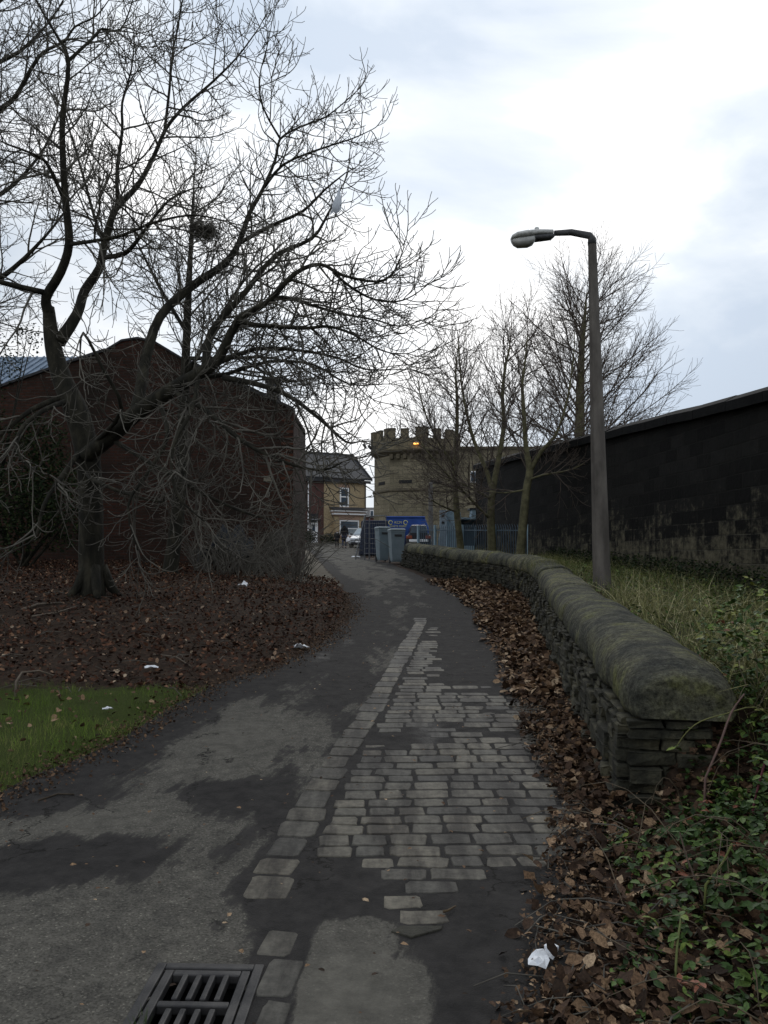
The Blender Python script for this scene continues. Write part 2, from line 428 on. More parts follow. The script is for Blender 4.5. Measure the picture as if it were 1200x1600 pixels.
# ---------------------------------------------------------------- lane
def lane_mat():
    m, nt, b = base_mat("lane_asphalt"); L = nt.links
    tc = nt.nodes.new("ShaderNodeTexCoord")
    mp = nt.nodes.new("ShaderNodeMapping"); mp.inputs['Scale'].default_value = (2.1, .62, 1)
    L.new(tc.outputs['Object'], mp.inputs[0])
    n1 = node(nt, "ShaderNodeTexNoise", Scale=1.25, Detail=9, Roughness=.62, Distortion=.25); L.new(mp.outputs[0], n1.inputs['Vector'])
    n2 = node(nt, "ShaderNodeTexNoise", Scale=9.0, Detail=8, Roughness=.7); L.new(tc.outputs['Object'], n2.inputs['Vector'])
    vo = node(nt, "ShaderNodeTexVoronoi", Scale=140.0); L.new(tc.outputs['Object'], vo.inputs['Vector'])
    a = nt.nodes.new("ShaderNodeAttribute"); a.attribute_name = "dirt"
    g = nt.nodes.new("ShaderNodeAttribute"); g.attribute_name = "worn"
    # dry worn asphalt
    dry = ramp(nt, [(.30, (.050, .047, .042)), (.5, (.084, .079, .068)), (.70, (.118, .110, .094))]); L.new(n2.outputs[0], dry.inputs[0])
    agg = ramp(nt, [(.0, (.62, .62, .62)), (.5, (1.0, 1.0, 1.0)), (.95, (1.25, 1.25, 1.25)), (.985, (2.0, 2.0, 1.95))])
    vr = nt.nodes.new("ShaderNodeSeparateColor"); L.new(vo.outputs['Color'], vr.inputs[0]); L.new(vr.outputs[0], agg.inputs[0])
    mul = node(nt, "ShaderNodeMixRGB", blend_type='MULTIPLY', Fac=1.0); L.new(dry.outputs[0], mul.inputs[1]); L.new(agg.outputs[0], mul.inputs[2])
    lite = node(nt, "ShaderNodeMixRGB"); L.new(g.outputs['Fac'], lite.inputs[0]); L.new(mul.outputs[0], lite.inputs[1])
    l2 = ramp(nt, [(.3, (.07, .066, .057)), (.7, (.135, .127, .108))]); L.new(n2.outputs[0], l2.inputs[0]); L.new(l2.outputs[0], lite.inputs[2])
    wet = ramp(nt, [(.3, (.016, .0152, .015)), (.7, (.042, .039, .037))]); L.new(n2.outputs[0], wet.inputs[0])
    ad = node(nt, "ShaderNodeMath", operation='ADD'); L.new(a.outputs['Fac'], ad.inputs[0]); L.new(n1.outputs[0], ad.inputs[1])
    mb_ = node(nt, "ShaderNodeMath", operation='MULTIPLY_ADD'); mb_.inputs[1].default_value = .45; L.new(n2.outputs[0], mb_.inputs[0]); L.new(ad.outputs[0], mb_.inputs[2])
    mp3 = nt.nodes.new("ShaderNodeMapping"); mp3.inputs['Rotation'].default_value = (0, 0, math.radians(12)); L.new(tc.outputs['Object'], mp3.inputs[0])
    mp4 = nt.nodes.new("ShaderNodeMapping"); mp4.inputs['Scale'].default_value = (9, .8, 1); L.new(mp3.outputs[0], mp4.inputs[0])
    n3 = node(nt, "ShaderNodeTexNoise", Scale=1.6, Detail=7, Roughness=.7); L.new(mp4.outputs[0], n3.inputs['Vector'])
    ms = node(nt, "ShaderNodeMath", operation='MULTIPLY_ADD'); ms.inputs[1].default_value = .34; L.new(n3.outputs[0], ms.inputs[0]); L.new(mb_.outputs[0], ms.inputs[2])
    fac = ramp(nt, [(.85, (0, 0, 0)), (.878, (.6,) * 3), (.93, (1, 1, 1))]); L.new(ms.outputs[0], fac.inputs[0])
    mx = nt.nodes.new("ShaderNodeMixRGB"); L.new(fac.outputs[0], mx.inputs[0]); L.new(lite.outputs[0], mx.inputs[1]); L.new(wet.outputs[0], mx.inputs[2])
    # hairline cracks where the surface has broken up
    wv = node(nt, "ShaderNodeTexNoise", Scale=3.0, Detail=6, Roughness=.65); L.new(tc.outputs['Object'], wv.inputs['Vector'])
    ws = node(nt, "ShaderNodeVectorMath", operation='SCALE'); ws.inputs['Scale'].default_value = .45; L.new(wv.outputs['Color'], ws.inputs[0])
    wa = node(nt, "ShaderNodeVectorMath", operation='ADD'); L.new(tc.outputs['Object'], wa.inputs[0]); L.new(ws.outputs[0], wa.inputs[1])
    ve = node(nt, "ShaderNodeTexVoronoi", feature='DISTANCE_TO_EDGE', Scale=1.5); L.new(wa.outputs[0], ve.inputs['Vector'])
    cr = ramp(nt, [(.004, (1, 1, 1)), (.014, (0, 0, 0))]); L.new(ve.outputs['Distance'], cr.inputs[0])
    cm = ramp(nt, [(.50, (0, 0, 0)), (.58, (1, 1, 1))]); L.new(n1.outputs[0], cm.inputs[0])
    ck = node(nt, "ShaderNodeMath", operation='MULTIPLY'); L.new(cr.outputs[0], ck.inputs[0]); L.new(cm.outputs[0], ck.inputs[1])
    mc = nt.nodes.new("ShaderNodeMixRGB"); L.new(ck.outputs[0], mc.inputs[0]); L.new(mx.outputs[0], mc.inputs[1]); mc.inputs[2].default_value = (.012, .011, .010, 1)
    L.new(mc.outputs[0], b.inputs['Base Color'])
    dp = nt.nodes.new("ShaderNodeAttribute"); dp.attribute_name = "damp"
    da = node(nt, "ShaderNodeMath", operation='MULTIPLY'); L.new(dp.outputs['Fac'], da.inputs[0]); L.new(n2.outputs[0], da.inputs[1])
    rr = ramp(nt, [(.12, (.88,) * 3), (.55, (.42,) * 3)]); L.new(da.outputs[0], rr.inputs[0]); L.new(rr.outputs[0], b.inputs['Roughness'])
    sp = ramp(nt, [(.12, (.10,) * 3), (.55, (.3,) * 3)]); L.new(da.outputs[0], sp.inputs[0]); L.new(sp.outputs[0], b.inputs['Specular IOR Level'])
    hs = node(nt, "ShaderNodeMath", operation='MULTIPLY_ADD'); hs.inputs[1].default_value = .35; L.new(vo.outputs['Distance'], hs.inputs[0]); L.new(n2.outputs[0], hs.inputs[2])
    bp = node(nt, "ShaderNodeBump", Strength=.55, Distance=.012); L.new(hs.outputs[0], bp.inputs['Height']); L.new(bp.outputs[0], b.inputs['Normal'])
    return m
ly = np.concatenate([np.arange(-3, 1.6, .3), np.arange(1.6, 16, .042), np.arange(16, 30, .25), np.arange(30, 75, 1.0)])
lt = np.linspace(0, 1, 106)
LY = np.repeat(ly[:, None], len(lt), 1)
eL = xl(ly) - .05 + .16 * (fbm(ly * 1.7, ly * 0, 21) - .5); eR = xr(ly) + .12 * (fbm(ly * 2.1, ly * 0, 22) - .5) + .05
LX = eL[:, None] * (1 - lt) + eR[:, None] * lt
def lane_z(x, y): return zl(y) + .006 + .014 * (fbm(np.asarray(x) * 2.1, np.asarray(y) * 2.1, 31) - .5) * (1 - smooth(1.0, 1.3, np.asarray(y)) * 0)
LZ = lane_z(LX, LY)
dfl = np.minimum(LX - xl(LY), xr(LY) - LX)
dirt = -.035 + .36 * (1 - smooth(0, .55, dfl)) + .2 * (1 - smooth(.2, .9, LX - xl(LY))) * smooth(7, 9, LY) * (1 - smooth(14, 17, LY)) + .06 * smooth(7, 12, LY) - .12 * smooth(17, 24, LY)
def blob(x, y, r, ry=None): return np.exp(-((LX - x) / r) ** 2 - ((LY - y) / (ry or r)) ** 2)
dirt += .55 * blob(-.27, 3.78, .3, .24)              # asphalt patch among the setts
dirt += .34 * blob(.45, 3.25, .45, .35) + .3 * blob(.5, 2.7, .35, .3)
dirt += .5 * smooth(-.1, .06, LX - np.interp(LY, [3, 13], [-.48, .62])) * smooth(3.4, 3.7, LY) * (1 - smooth(12, 15, LY))
dirt += .4 * blob(-1.5, 4.05, .36, .28) + .25 * blob(-.9, 5.0, .35, .3)
dirt += .25 * blob(-.15, 5.9, .3, .22) + .3 * blob(.75, 9.5, .5, 3) + .25 * blob(-1.0, 10, .5, 1.8) + .2 * blob(-.4, 8.0, .25, 2.2)
dirt += .12 * smooth(.0, .5, LX - np.interp(LY, [3, 13], [-.5, .6])) * smooth(5, 8, LY)
dirt += .42 * np.exp(-((LX + .37) / .10) ** 2) * (1 - smooth(3.2, 3.5, LY))
dirt -= .45 * blob(-.10, 2.9, .26, .5) + .25 * blob(-1.2, 3.1, .6, .8) + .25 * blob(-1.15, 6.3, .35, .7) + .2 * blob(-.55, 9, .22, 2)
worn = np.clip(.9 * blob(-.12, 2.9, .3, .45) + .6 * blob(-1.1, 6.2, .35, .8) + .5 * blob(-1.6, 4.6, .3, .3), 0, 1)
damp = .55 * np.clip(blob(.33, 6.7, .16, 1.1) + .9 * blob(-.72, 9.7, .16, .5) + .9 * blob(-.45, 10.8, .12, .35) + .6 * blob(.95, 9.9, .08, .5), 0, 1)
for bx_, by_ in ((-1.98, 4.4), (-1.6, 4.55), (-1.24, 4.75), (-.98, 5.5), (-.76, 6.4)): dirt -= .24 * blob(bx_, by_, .22, .26)
def not_in_grate(q):
    x, y, w, l = GRATE
    inside = (np.abs(q[:, :, 0] - x) < w / 2 - .005) & (np.abs(q[:, :, 1] - y) < l / 2 - .005)
    return ~inside.all(1)
lane = grid_mesh("lane", LX, LY, LZ, lane_mat(), dict(dirt=dirt, worn=worn, damp=damp), not_in_grate)
tag(lane, "worn dark asphalt lane curving uphill between bank and wall", "lane", kind="structure")

# ---------------------------------------------------------------- stone setts in the lane
def cover(x, y):
    c = .55 * (fbm(x * 1.6, y * 1.1, 41) - .5) + .35 * (fbm(x * 5, y * 5, 42) - .5)
    c += 1.0 * np.exp(-((x + .27) / .27) ** 2 - ((y - 3.8) / .2) ** 2)
    c += .9 * (1 - smooth(3.45, 3.75, y)) * smooth(-.5, -.3, x) * (1 - .85 * np.exp(-((x - .13) / .2) ** 4) * smooth(3.25, 3.4, y)) + .7 * (1 - smooth(3.6, 4.1, y)) * smooth(.3, .6, x)
    c += .55 * smooth(6.5, 9.5, y) * smooth(.0, .55, x - np.interp(y, [3, 13], [-.35, .75])) + .30 * smooth(7.5, 12.5, y) - .03
    c += .6 * np.exp(-((x - .0) / .25) ** 2 - ((y - 6.2) / .25) ** 2)
    c += .35 * smooth(.1, -.2, xr(y) - x)
    return c
def sett_block(mb_v, mb_f, tt, cx, cy, w, l, rot, drop, tint):
    n = 12; base = len(mb_v)
    c, s = math.cos(rot), math.sin(rot)
    jx = [random.uniform(-.008, .008) for _ in range(n)]
    for (ins, dz) in ((0, -.03), (0.001, -.005), (.007, .0)):
        for k in range(n):
            a = 2 * math.pi * k / n + .26
            ca, sa = math.cos(a), math.sin(a)
            ex = abs(ca) ** .24 * math.copysign(1, ca) * (w / 2 - ins + jx[k]); ey = abs(sa) ** .24 * math.copysign(1, sa) * (l / 2 - ins + jx[(k * 5) % n])
            X = cx + ex * c - ey * s; Y = cy + ex * s + ey * c
            mb_v.append((X, Y, float(zl(Y)) + .0105 - drop + dz)); tt.append(tint)
    mb_v.append((cx, cy, float(zl(cy)) + .0112 - drop)); tt.append(tint)
    for r in (0, 1):
        for k in range(n): mb_f.append((base + r * n + k, base + r * n + (k + 1) % n, base + (r + 1) * n + (k + 1) % n, base + (r + 1) * n + k))
    for k in range(n): mb_f.append((base + 2 * n + k, base + 2 * n + (k + 1) % n, base + 3 * n, base + 3 * n))
sv, sf, st = [], [], []
def xb(y): return np.interp(y, [2.3, 3.0, 3.7, 5.5, 7, 10.4, 12.6], [-.35, -.37, -.52, -.33, -.10, .30, .56])
y = 2.4
while y < 13.2:                                           # edging course
    l = random.uniform(.2, .3); x = float(xb(y)); d = min(.24, float(cover(np.array(x), np.array(y)))) * .8 - .18
    if y < 3.35 : d = -.1 if random.random() < .7 else .4
    if y > 3.2 or x < -.3:
        drop = max(0, min(.05, d * .07 + random.uniform(-.003, .005)))
        sett_block(sv, sf, st, x, y + l / 2, (random.uniform(.17, .215) if y > 3.2 else random.uniform(.10, .14)), l - .016, random.uniform(-.05, .05) - .12, drop, random.random())
    y += l
y = 3.27; row = 0
while y < 13.0:                                           # courses across the lane
    p = random.uniform(.128, .158)
    x = float(xb(y)) + .102 + random.uniform(0, .05); xe = float(np.interp(y, [3.4, 4.2, 5, 7, 9, 13], [.55, 1.0, 1.35, 1.45, 1.4, 1.35]))
    while x < xe:
        w = random.uniform(.15, .28)
        d = float(cover(np.array(x + w / 2), np.array(y))) - .14
        drop = max(0, min(.05, d * .062 + random.uniform(-.002, .006)))
        sett_block(sv, sf, st, x + w / 2, y + p / 2 + .012 * math.sin(x * 3), w - .014, p - .013, random.uniform(-.05, .05), drop, random.random())
        x += w
    y += p; row += 1
def sett_mat():
    m, nt, b = base_mat("sett_stone"); L = nt.links
    a = nt.nodes.new("ShaderNodeAttribute"); a.attribute_name = "tint"
    tc = nt.nodes.new("ShaderNodeTexCoord")
    r = ramp(nt, [(0, (.040, .038, .034)), (.35, (.066, .062, .052)), (.7, (.082, .075, .060)), (1, (.108, .097, .075))]); L.new(a.outputs['Fac'], r.inputs[0])
    n = node(nt, "ShaderNodeTexNoise", Scale=22.0, Detail=8, Roughness=.7); L.new(tc.outputs['Object'], n.inputs['Vector'])
    mp = nt.nodes.new("ShaderNodeMapping"); mp.inputs['Scale'].default_value = (2.6, .5, 1); L.new(tc.outputs['Object'], mp.inputs[0])
    n2 = node(nt, "ShaderNodeTexNoise", Scale=2.2, Detail=7, Roughness=.65); L.new(mp.outputs[0], n2.inputs['Vector'])
    r1 = ramp(nt, [(.3, (.5,) * 3), (.7, (1.4,) * 3)]); L.new(n.outputs[0], r1.inputs[0])
    r2 = ramp(nt, [(.43, (1.15,) * 3), (.60, (.32, .30, .30))]); L.new(n2.outputs[0], r2.inputs[0])
    m1 = node(nt, "ShaderNodeMixRGB", blend_type='MULTIPLY', Fac=1.0); L.new(r.outputs[0], m1.inputs[1]); L.new(r1.outputs[0], m1.inputs[2])
    m2 = node(nt, "ShaderNodeMixRGB", blend_type='MULTIPLY', Fac=1.0); L.new(m1.outputs[0], m2.inputs[1]); L.new(r2.outputs[0], m2.inputs[2])
    L.new(m2.outputs[0], b.inputs['Base Color']); b.inputs['Roughness'].default_value = .72; b.inputs['Specular IOR Level'].default_value = .3
    bp = node(nt, "ShaderNodeBump", Strength=.5, Distance=.008); L.new(n.outputs[0], bp.inputs['Height']); L.new(bp.outputs[0], b.inputs['Normal'])
    return m
me = bpy.data.meshes.new("cobbles"); me.from_pydata(sv, [], [f if f[2] != f[3] else f[:3] for f in sf]); me.update()
me.polygons.foreach_set("use_smooth", [len(p.vertices) == 4 for p in me.polygons])
ta = me.attributes.new("tint", 'FLOAT', 'POINT'); ta.data.foreach_set("value", st)
me.materials.append(sett_mat())
cob = bpy.data.objects.new("cobbled_paving", me); link(cob)
tag(cob, "grey stone setts showing through the asphalt lane", "paving", kind="structure")

# ---------------------------------------------------------------- drain
M_iron = noise_mat("cast_iron", (.022, .022, .024), (.07, .067, .065), scale=9, rough=.55, bump=.35, bscale=120, dist=.004, metal=.35)
def drain():
    x, y, w, l = GRATE; z = float(zl(y)) + .008
    t = thing("drain_grate", (x, y, z - .05), "cast iron gully grate with two rows of slots in the lane", "drain")
    sl = math.atan2(float(zl(y + .2) - zl(y - .2)), .4)
    M = Matrix.Translation((x, y, z)) @ Matrix.Rotation(sl, 4, 'X') @ Matrix.Rotation(math.radians(-2), 4, 'Z')
    f = MB(); r = .036
    for sx in (-1, 1): f.box((sx * (w / 2 - r / 2), 0, -.03), (r, l, .075), M)
    for sy in (-1, 1): f.box((0, sy * (l / 2 - r / 2), -.03), (w - 2 * r, r, .074), M)
    f.build("frame", M_iron, t, bevel=.005)
    g = MB(); iw, il = w - 2 * r - .012, l - 2 * r - .012
    for sx in (-1, 1): g.box((sx * (iw / 2 - .016), 0, -.012), (.032, il, .034), M)
    for sy in (-1, 0, 1): g.box((0, sy * (il / 2 - (.016 if sy else 0)), -.012), (iw - .066, .034 if sy else .03, .033), M)
    nb = 4
    for k in range(nb):
        bx = -iw / 2 + .032 + (iw - .064) * (k + 1) / (nb + 1)
        for sy in (-1, 1): g.box((bx, sy * (il / 4 - .0), -.013), (.021, il / 2 - .052, .034), M)
    g.build("grate", M_iron, t, bevel=.005)
    p = MB(); p.box((0, 0, -.30), (w, l, .02), M)
    for sx in (-1, 1): p.box((sx * w / 2, 0, -.18), (.01, l, .22), M)
    for sy in (-1, 1): p.box((0, sy * l / 2, -.18), (w, .01, .22), M)
    p.build("gully_pot", plain("gully_dark", (.012, .011, .01), rough=.9), t)
    # tuft of grass growing out of one slot
    V, F, T = join_scatter([scatter_mesh([(-.003, 0, 0), (.003, 0, 0), (.0, .02, .09)], [(0, 1, 2)], np.array([[x - .135 + rng.normal(0, .006), y - .10 + rng.normal(0, .03), z - .05] for _ in range(30)]), rng.uniform(0, 6.3, 30), rng.normal(0, .3, 30), rng.normal(0, .3, 30), rng.uniform(.7, 1.1, 30), rng.uniform(0, 1, 30))])
    o = mesh_np("grass_tuft", V, F, tint_mat("tuft_green", [(0, (.03, .06, .01)), (1, (.07, .11, .025))]), None, False, dict(tint=T))
    tag(o, "small tuft of grass growing through the iron grate", "grass")
drain()

# ---------------------------------------------------------------- low dry-stone wall with round coping
WP = [Vector((a, b, 0)) for a, b in WALL]
def wall_resample(step=.05):
    pts = []; n = len(WP)
    def cr(p0, p1, p2, p3, t):
        return .5 * ((2 * p1) + (p2 - p0) * t + (2 * p0 - 5 * p1 + 4 * p2 - p3) * t * t + (3 * p1 - p0 - 3 * p2 + p3) * t ** 3)
    for i in range(n - 1):
        p0, p1, p2, p3 = WP[max(i - 1, 0)], WP[i], WP[i + 1], WP[min(i + 2, n - 1)]
        for k in range(40): pts.append(cr(p0, p1, p2, p3, k / 40))
    pts.append(WP[-1]); return pts
WPATH = wall_resample(); WS = [0.0]
for a, b in zip(WPATH[:-1], WPATH[1:]): WS.append(WS[-1] + (b - a).length)
def wpt(s):
    s = max(0, min(s, WS[-1])); xs = np.interp(s, WS, [p.x for p in WPATH]); ys = np.interp(s, WS, [p.y for p in WPATH])
    a = min(s + .15, WS[-1]); b_ = max(s - .15, 0)
    t = Vector((np.interp(a, WS, [p.x for p in WPATH]) - np.interp(b_, WS, [p.x for p in WPATH]), np.interp(a, WS, [p.y for p in WPATH]) - np.interp(b_, WS, [p.y for p in WPATH]), 0)).normalized()
    return Vector((xs, ys, 0)), t, Vector((t.y, -t.x, 0))          # point, along, towards the verge side
WALL_H = .52; WALL_T = .46
M_wallstone = noise_mat("wall_stone", (.011, .011, .008), (.085, .078, .050), (.033, .032, .022), scale=5.5, rough=.95, bump=.9, bscale=26, dist=.03)
M_coping = None
def coping_mat():
    m, nt, b = base_mat("coping_stone"); L = nt.links
    tc = nt.nodes.new("ShaderNodeTexCoord")
    n1 = node(nt, "ShaderNodeTexNoise", Scale=3.2, Detail=9, Roughness=.66); L.new(tc.outputs['Object'], n1.inputs['Vector'])
    mp = nt.nodes.new("ShaderNodeMapping"); mp.inputs['Scale'].default_value = (7, 11, 9); L.new(tc.outputs['Object'], mp.inputs[0])
    n2 = node(nt, "ShaderNodeTexNoise", Scale=1.6, Detail=6, Roughness=.6); L.new(mp.outputs[0], n2.inputs['Vector'])
    n3 = node(nt, "ShaderNodeTexNoise", Scale=38.0, Detail=8, Roughness=.78); L.new(tc.outputs['Object'], n3.inputs['Vector'])
    oi = nt.nodes.new("ShaderNodeObjectInfo")
    r = ramp(nt, [(.34, (.038, .040, .036)), (.46, (.080, .080, .064)), (.55, (.125, .122, .085)), (.67, (.155, .158, .068))]); L.new(n1.outputs[0], r.inputs[0])
    r2 = ramp(nt, [(.32, (.55,) * 3), (.68, (1.3,) * 3)]); L.new(n2.outputs[0], r2.inputs[0])
    mu = node(nt, "ShaderNodeMixRGB", blend_type='MULTIPLY', Fac=1.0); L.new(r.outputs[0], mu.inputs[1]); L.new(r2.outputs[0], mu.inputs[2])
    r3 = ramp(nt, [(.36, (.3,) * 3), (.64, (1.65,) * 3)]); L.new(n3.outputs[0], r3.inputs[0])
    mu2 = node(nt, "ShaderNodeMixRGB", blend_type='MULTIPLY', Fac=1.0); L.new(mu.outputs[0], mu2.inputs[1]); L.new(r3.outputs[0], mu2.inputs[2])
    r4 = ramp(nt, [(0, (.78, .8, .8)), (1, (1.3, 1.27, 1.15))]); L.new(oi.outputs['Random'], r4.inputs[0])
    mu3 = node(nt, "ShaderNodeMixRGB", blend_type='MULTIPLY', Fac=1.0); L.new(mu2.outputs[0], mu3.inputs[1]); L.new(r4.outputs[0], mu3.inputs[2])
    n5 = node(nt, "ShaderNodeTexNoise", Scale=13.0, Detail=10, Roughness=.8); L.new(tc.outputs['Object'], n5.inputs['Vector'])
    r5 = ramp(nt, [(.60, (0, 0, 0)), (.66, (1, 1, 1))]); L.new(n5.outputs[0], r5.inputs[0])
    mu4 = nt.nodes.new("ShaderNodeMixRGB"); L.new(r5.outputs[0], mu4.inputs[0]); L.new(mu3.outputs[0], mu4.inputs[1]); mu4.inputs[2].default_value = (.15, .16, .085, 1)
    L.new(mu4.outputs[0], b.inputs['Base Color']); b.inputs['Roughness'].default_value = .9; b.inputs['Specular IOR Level'].default_value = .15
    ad = node(nt, "ShaderNodeMath", operation='ADD'); L.new(n2.outputs[0], ad.inputs[0]); L.new(n3.outputs[0], ad.inputs[1])
    bp = node(nt, "ShaderNodeBump", Strength=1.0, Distance=.03); L.new(ad.outputs[0], bp.inputs['Height']); L.new(bp.outputs[0], b.inputs['Normal'])
    return m
M_coping = coping_mat()
def rough_stone(mb, c, d, t, n, jit=.012):
    """one irregular walling stone: along t, through n"""
    M = Matrix(((t.x, n.x, 0, c.x), (t.y, n.y, 0, c.y), (0, 0, 1, c.z), (0, 0, 0, 1)))
    x, y, z = d[0] / 2, d[1] / 2, d[2] / 2
    vs = []; fs = []
    # three rings through the height, rounded corners
    for k, (q, zz) in enumerate(((.97, -1), (1.0, -.75), (1.0, .7), (.97, 1))):
        for (sx, sy) in ((-1, -.82), (-.93, -1), (.93, -1), (1, -.82), (1, .8), (-1, .8)):
            vs.append(M @ Vector((sx * x * q + random.uniform(-jit, jit), sy * y * q + random.uniform(-jit, jit), zz * z + random.uniform(-jit, jit) * .4)))
    for k in range(3):
        for i in range(6): fs.append((k * 6 + i, k * 6 + (i + 1) % 6, (k + 1) * 6 + (i + 1) % 6, (k + 1) * 6 + i))
    fs += [tuple(range(5, -1, -1)), tuple(range(18, 24))]
    mb.add(vs, fs)
def lane_wall():
    p, t, n = wpt(0)
    T = thing("stone_wall", (p.x + .2, p.y + .2, float(zl(p.y))), "low mossy dry-stone wall with rounded coping curving along the lane", "wall")
    body = MB(); s = 0.0
    # solid core
    ss = np.arange(0.06, WS[-1], .3)
    core = MB(); vs = []; fs = []
    for k, s in enumerate(ss):
        p, t, n = wpt(s); z = float(zl(p.y))
        for (o, zz) in ((.05, -.3), (.05, WALL_H - .02), (WALL_T - .05, WALL_H - .02), (WALL_T - .05, -.3)): vs.append(p + n * o + Vector((0, 0, z + zz)))
        if k: fs += [((k - 1) * 4 + i, (k - 1) * 4 + (i + 1) % 4, k * 4 + (i + 1) % 4, k * 4 + i) for i in range(4)]
    fs += [(3, 2, 1, 0), tuple(len(vs) - 4 + i for i in range(4))]
    core.add(vs, fs).build("core", plain("wall_joint", (.010, .0095, .008), rough=1.0), T)
    z0 = -.12
    while z0 < WALL_H - .02:
        h = min(random.uniform(.04, .095), WALL_H - z0)
        if WALL_H - z0 - h < .03: h = WALL_H - z0
        s = 0.0
        while s < WS[-1]:
            L_ = random.uniform(.16, .42)
            p, t, n = wpt(s + L_ / 2); z = float(zl(p.y))
            dep = random.uniform(.14, .2)
            rough_stone(body, p + n * (dep / 2 + random.uniform(-.03, .02) - .09 * (1 - max(0, z0) / WALL_H)) + Vector((0, 0, z + z0 + h / 2)), (L_ - .012, dep, h - .009), t, n)
            s += L_
        # stones of the near end face
        p, t, n = wpt(0); z = float(zl(p.y)); o = 0.0
        while o < WALL_T - .04:
            w = min(random.uniform(.16, .34), WALL_T - o)
            rough_stone(body, p + n * (o + w / 2) + t * (.08 + random.uniform(-.06, .02)) + Vector((0, 0, z + z0 + h / 2)), (w - .01, .2, h - .008), n, -t if False else t)
            o += w
        z0 += h
    body.build("stonework", M_wallstone, T)
    # coping stones, each its own piece
    s = -.10; k = 0
    prof = []
    for i in range(25):
        a = math.pi * i / 24; c, sn = math.cos(a), math.sin(a)
        prof.append((-.30 * math.copysign(abs(c) ** .8, c), .25 * abs(sn) ** .66))
    prof = [(-.285, -.0)] + prof[0:] + [(.285, 0)]
    prof = [(-.28, -.02)] + [(a, b + .02) for a, b in prof[1:-1]] + [(.28, -.02)]
    while s < WS[-1] - .2:
        L_ = (1.95, 2.1, 1.7)[k] if k < 3 else random.uniform(1.0, 1.7)
        L_ = min(L_, WS[-1] - s)
        m = MB(); vs = []; fs = []; NR = 61; npf = len(prof)
        dz = random.uniform(-.016, .016); scl = random.uniform(.94, 1.05); ox = random.uniform(-.018, .018); ph = random.random() * 50
        for r in range(NR):
            u = r / (NR - 1); q = s + .013 + u * (L_ - .026)
            p, t, n = wpt(max(q, 0)); 
            if q < 0: p = p + t * q
            z = float(zl(p.y)) + WALL_H + .015 + dz
            e = 1 - (.07 + .04 * random.random()) * max(0, 1 - min(u, 1 - u) / .022)
            ez = e
            if k == 0 and u < .2: e *= 1 - .10 * (1 - u / .2) ** 2; ez = e * (1 - .16 * (1 - u / .2) ** 2)
            for (a, b) in prof:
                w_ = (vnoise(np.array(ph + q * 2.2), np.array(a * 7 + b * 5), 5) - .5) * .022 + (vnoise(np.array(ph + q * 9), np.array(a * 11 + b * 9), 6) - .5) * .013 + (vnoise(np.array(ph + q * 26), np.array(a * 30 + b * 26), 8) - .5) * .006
                vs.append(p + n * (WALL_T / 2 + .07 + ox + a * scl * e + float(w_)) + Vector((0, 0, z + b * ez * scl + float(w_) * .7)))
        for r in range(NR - 1):
            for i in range(npf): fs.append((r * npf + i, r * npf + (i + 1) % npf, (r + 1) * npf + (i + 1) % npf, (r + 1) * npf + i))
        fs += [tuple(range(npf - 1, -1, -1)), tuple(range((NR - 1) * npf, NR * npf))]
        o = m.add(vs, fs).build("coping_stone", M_coping, T, flat=False)
        o.data.polygons[-1].use_smooth = False; o.data.polygons[-2].use_smooth = False
        s += L_; k += 1
lane_wall()

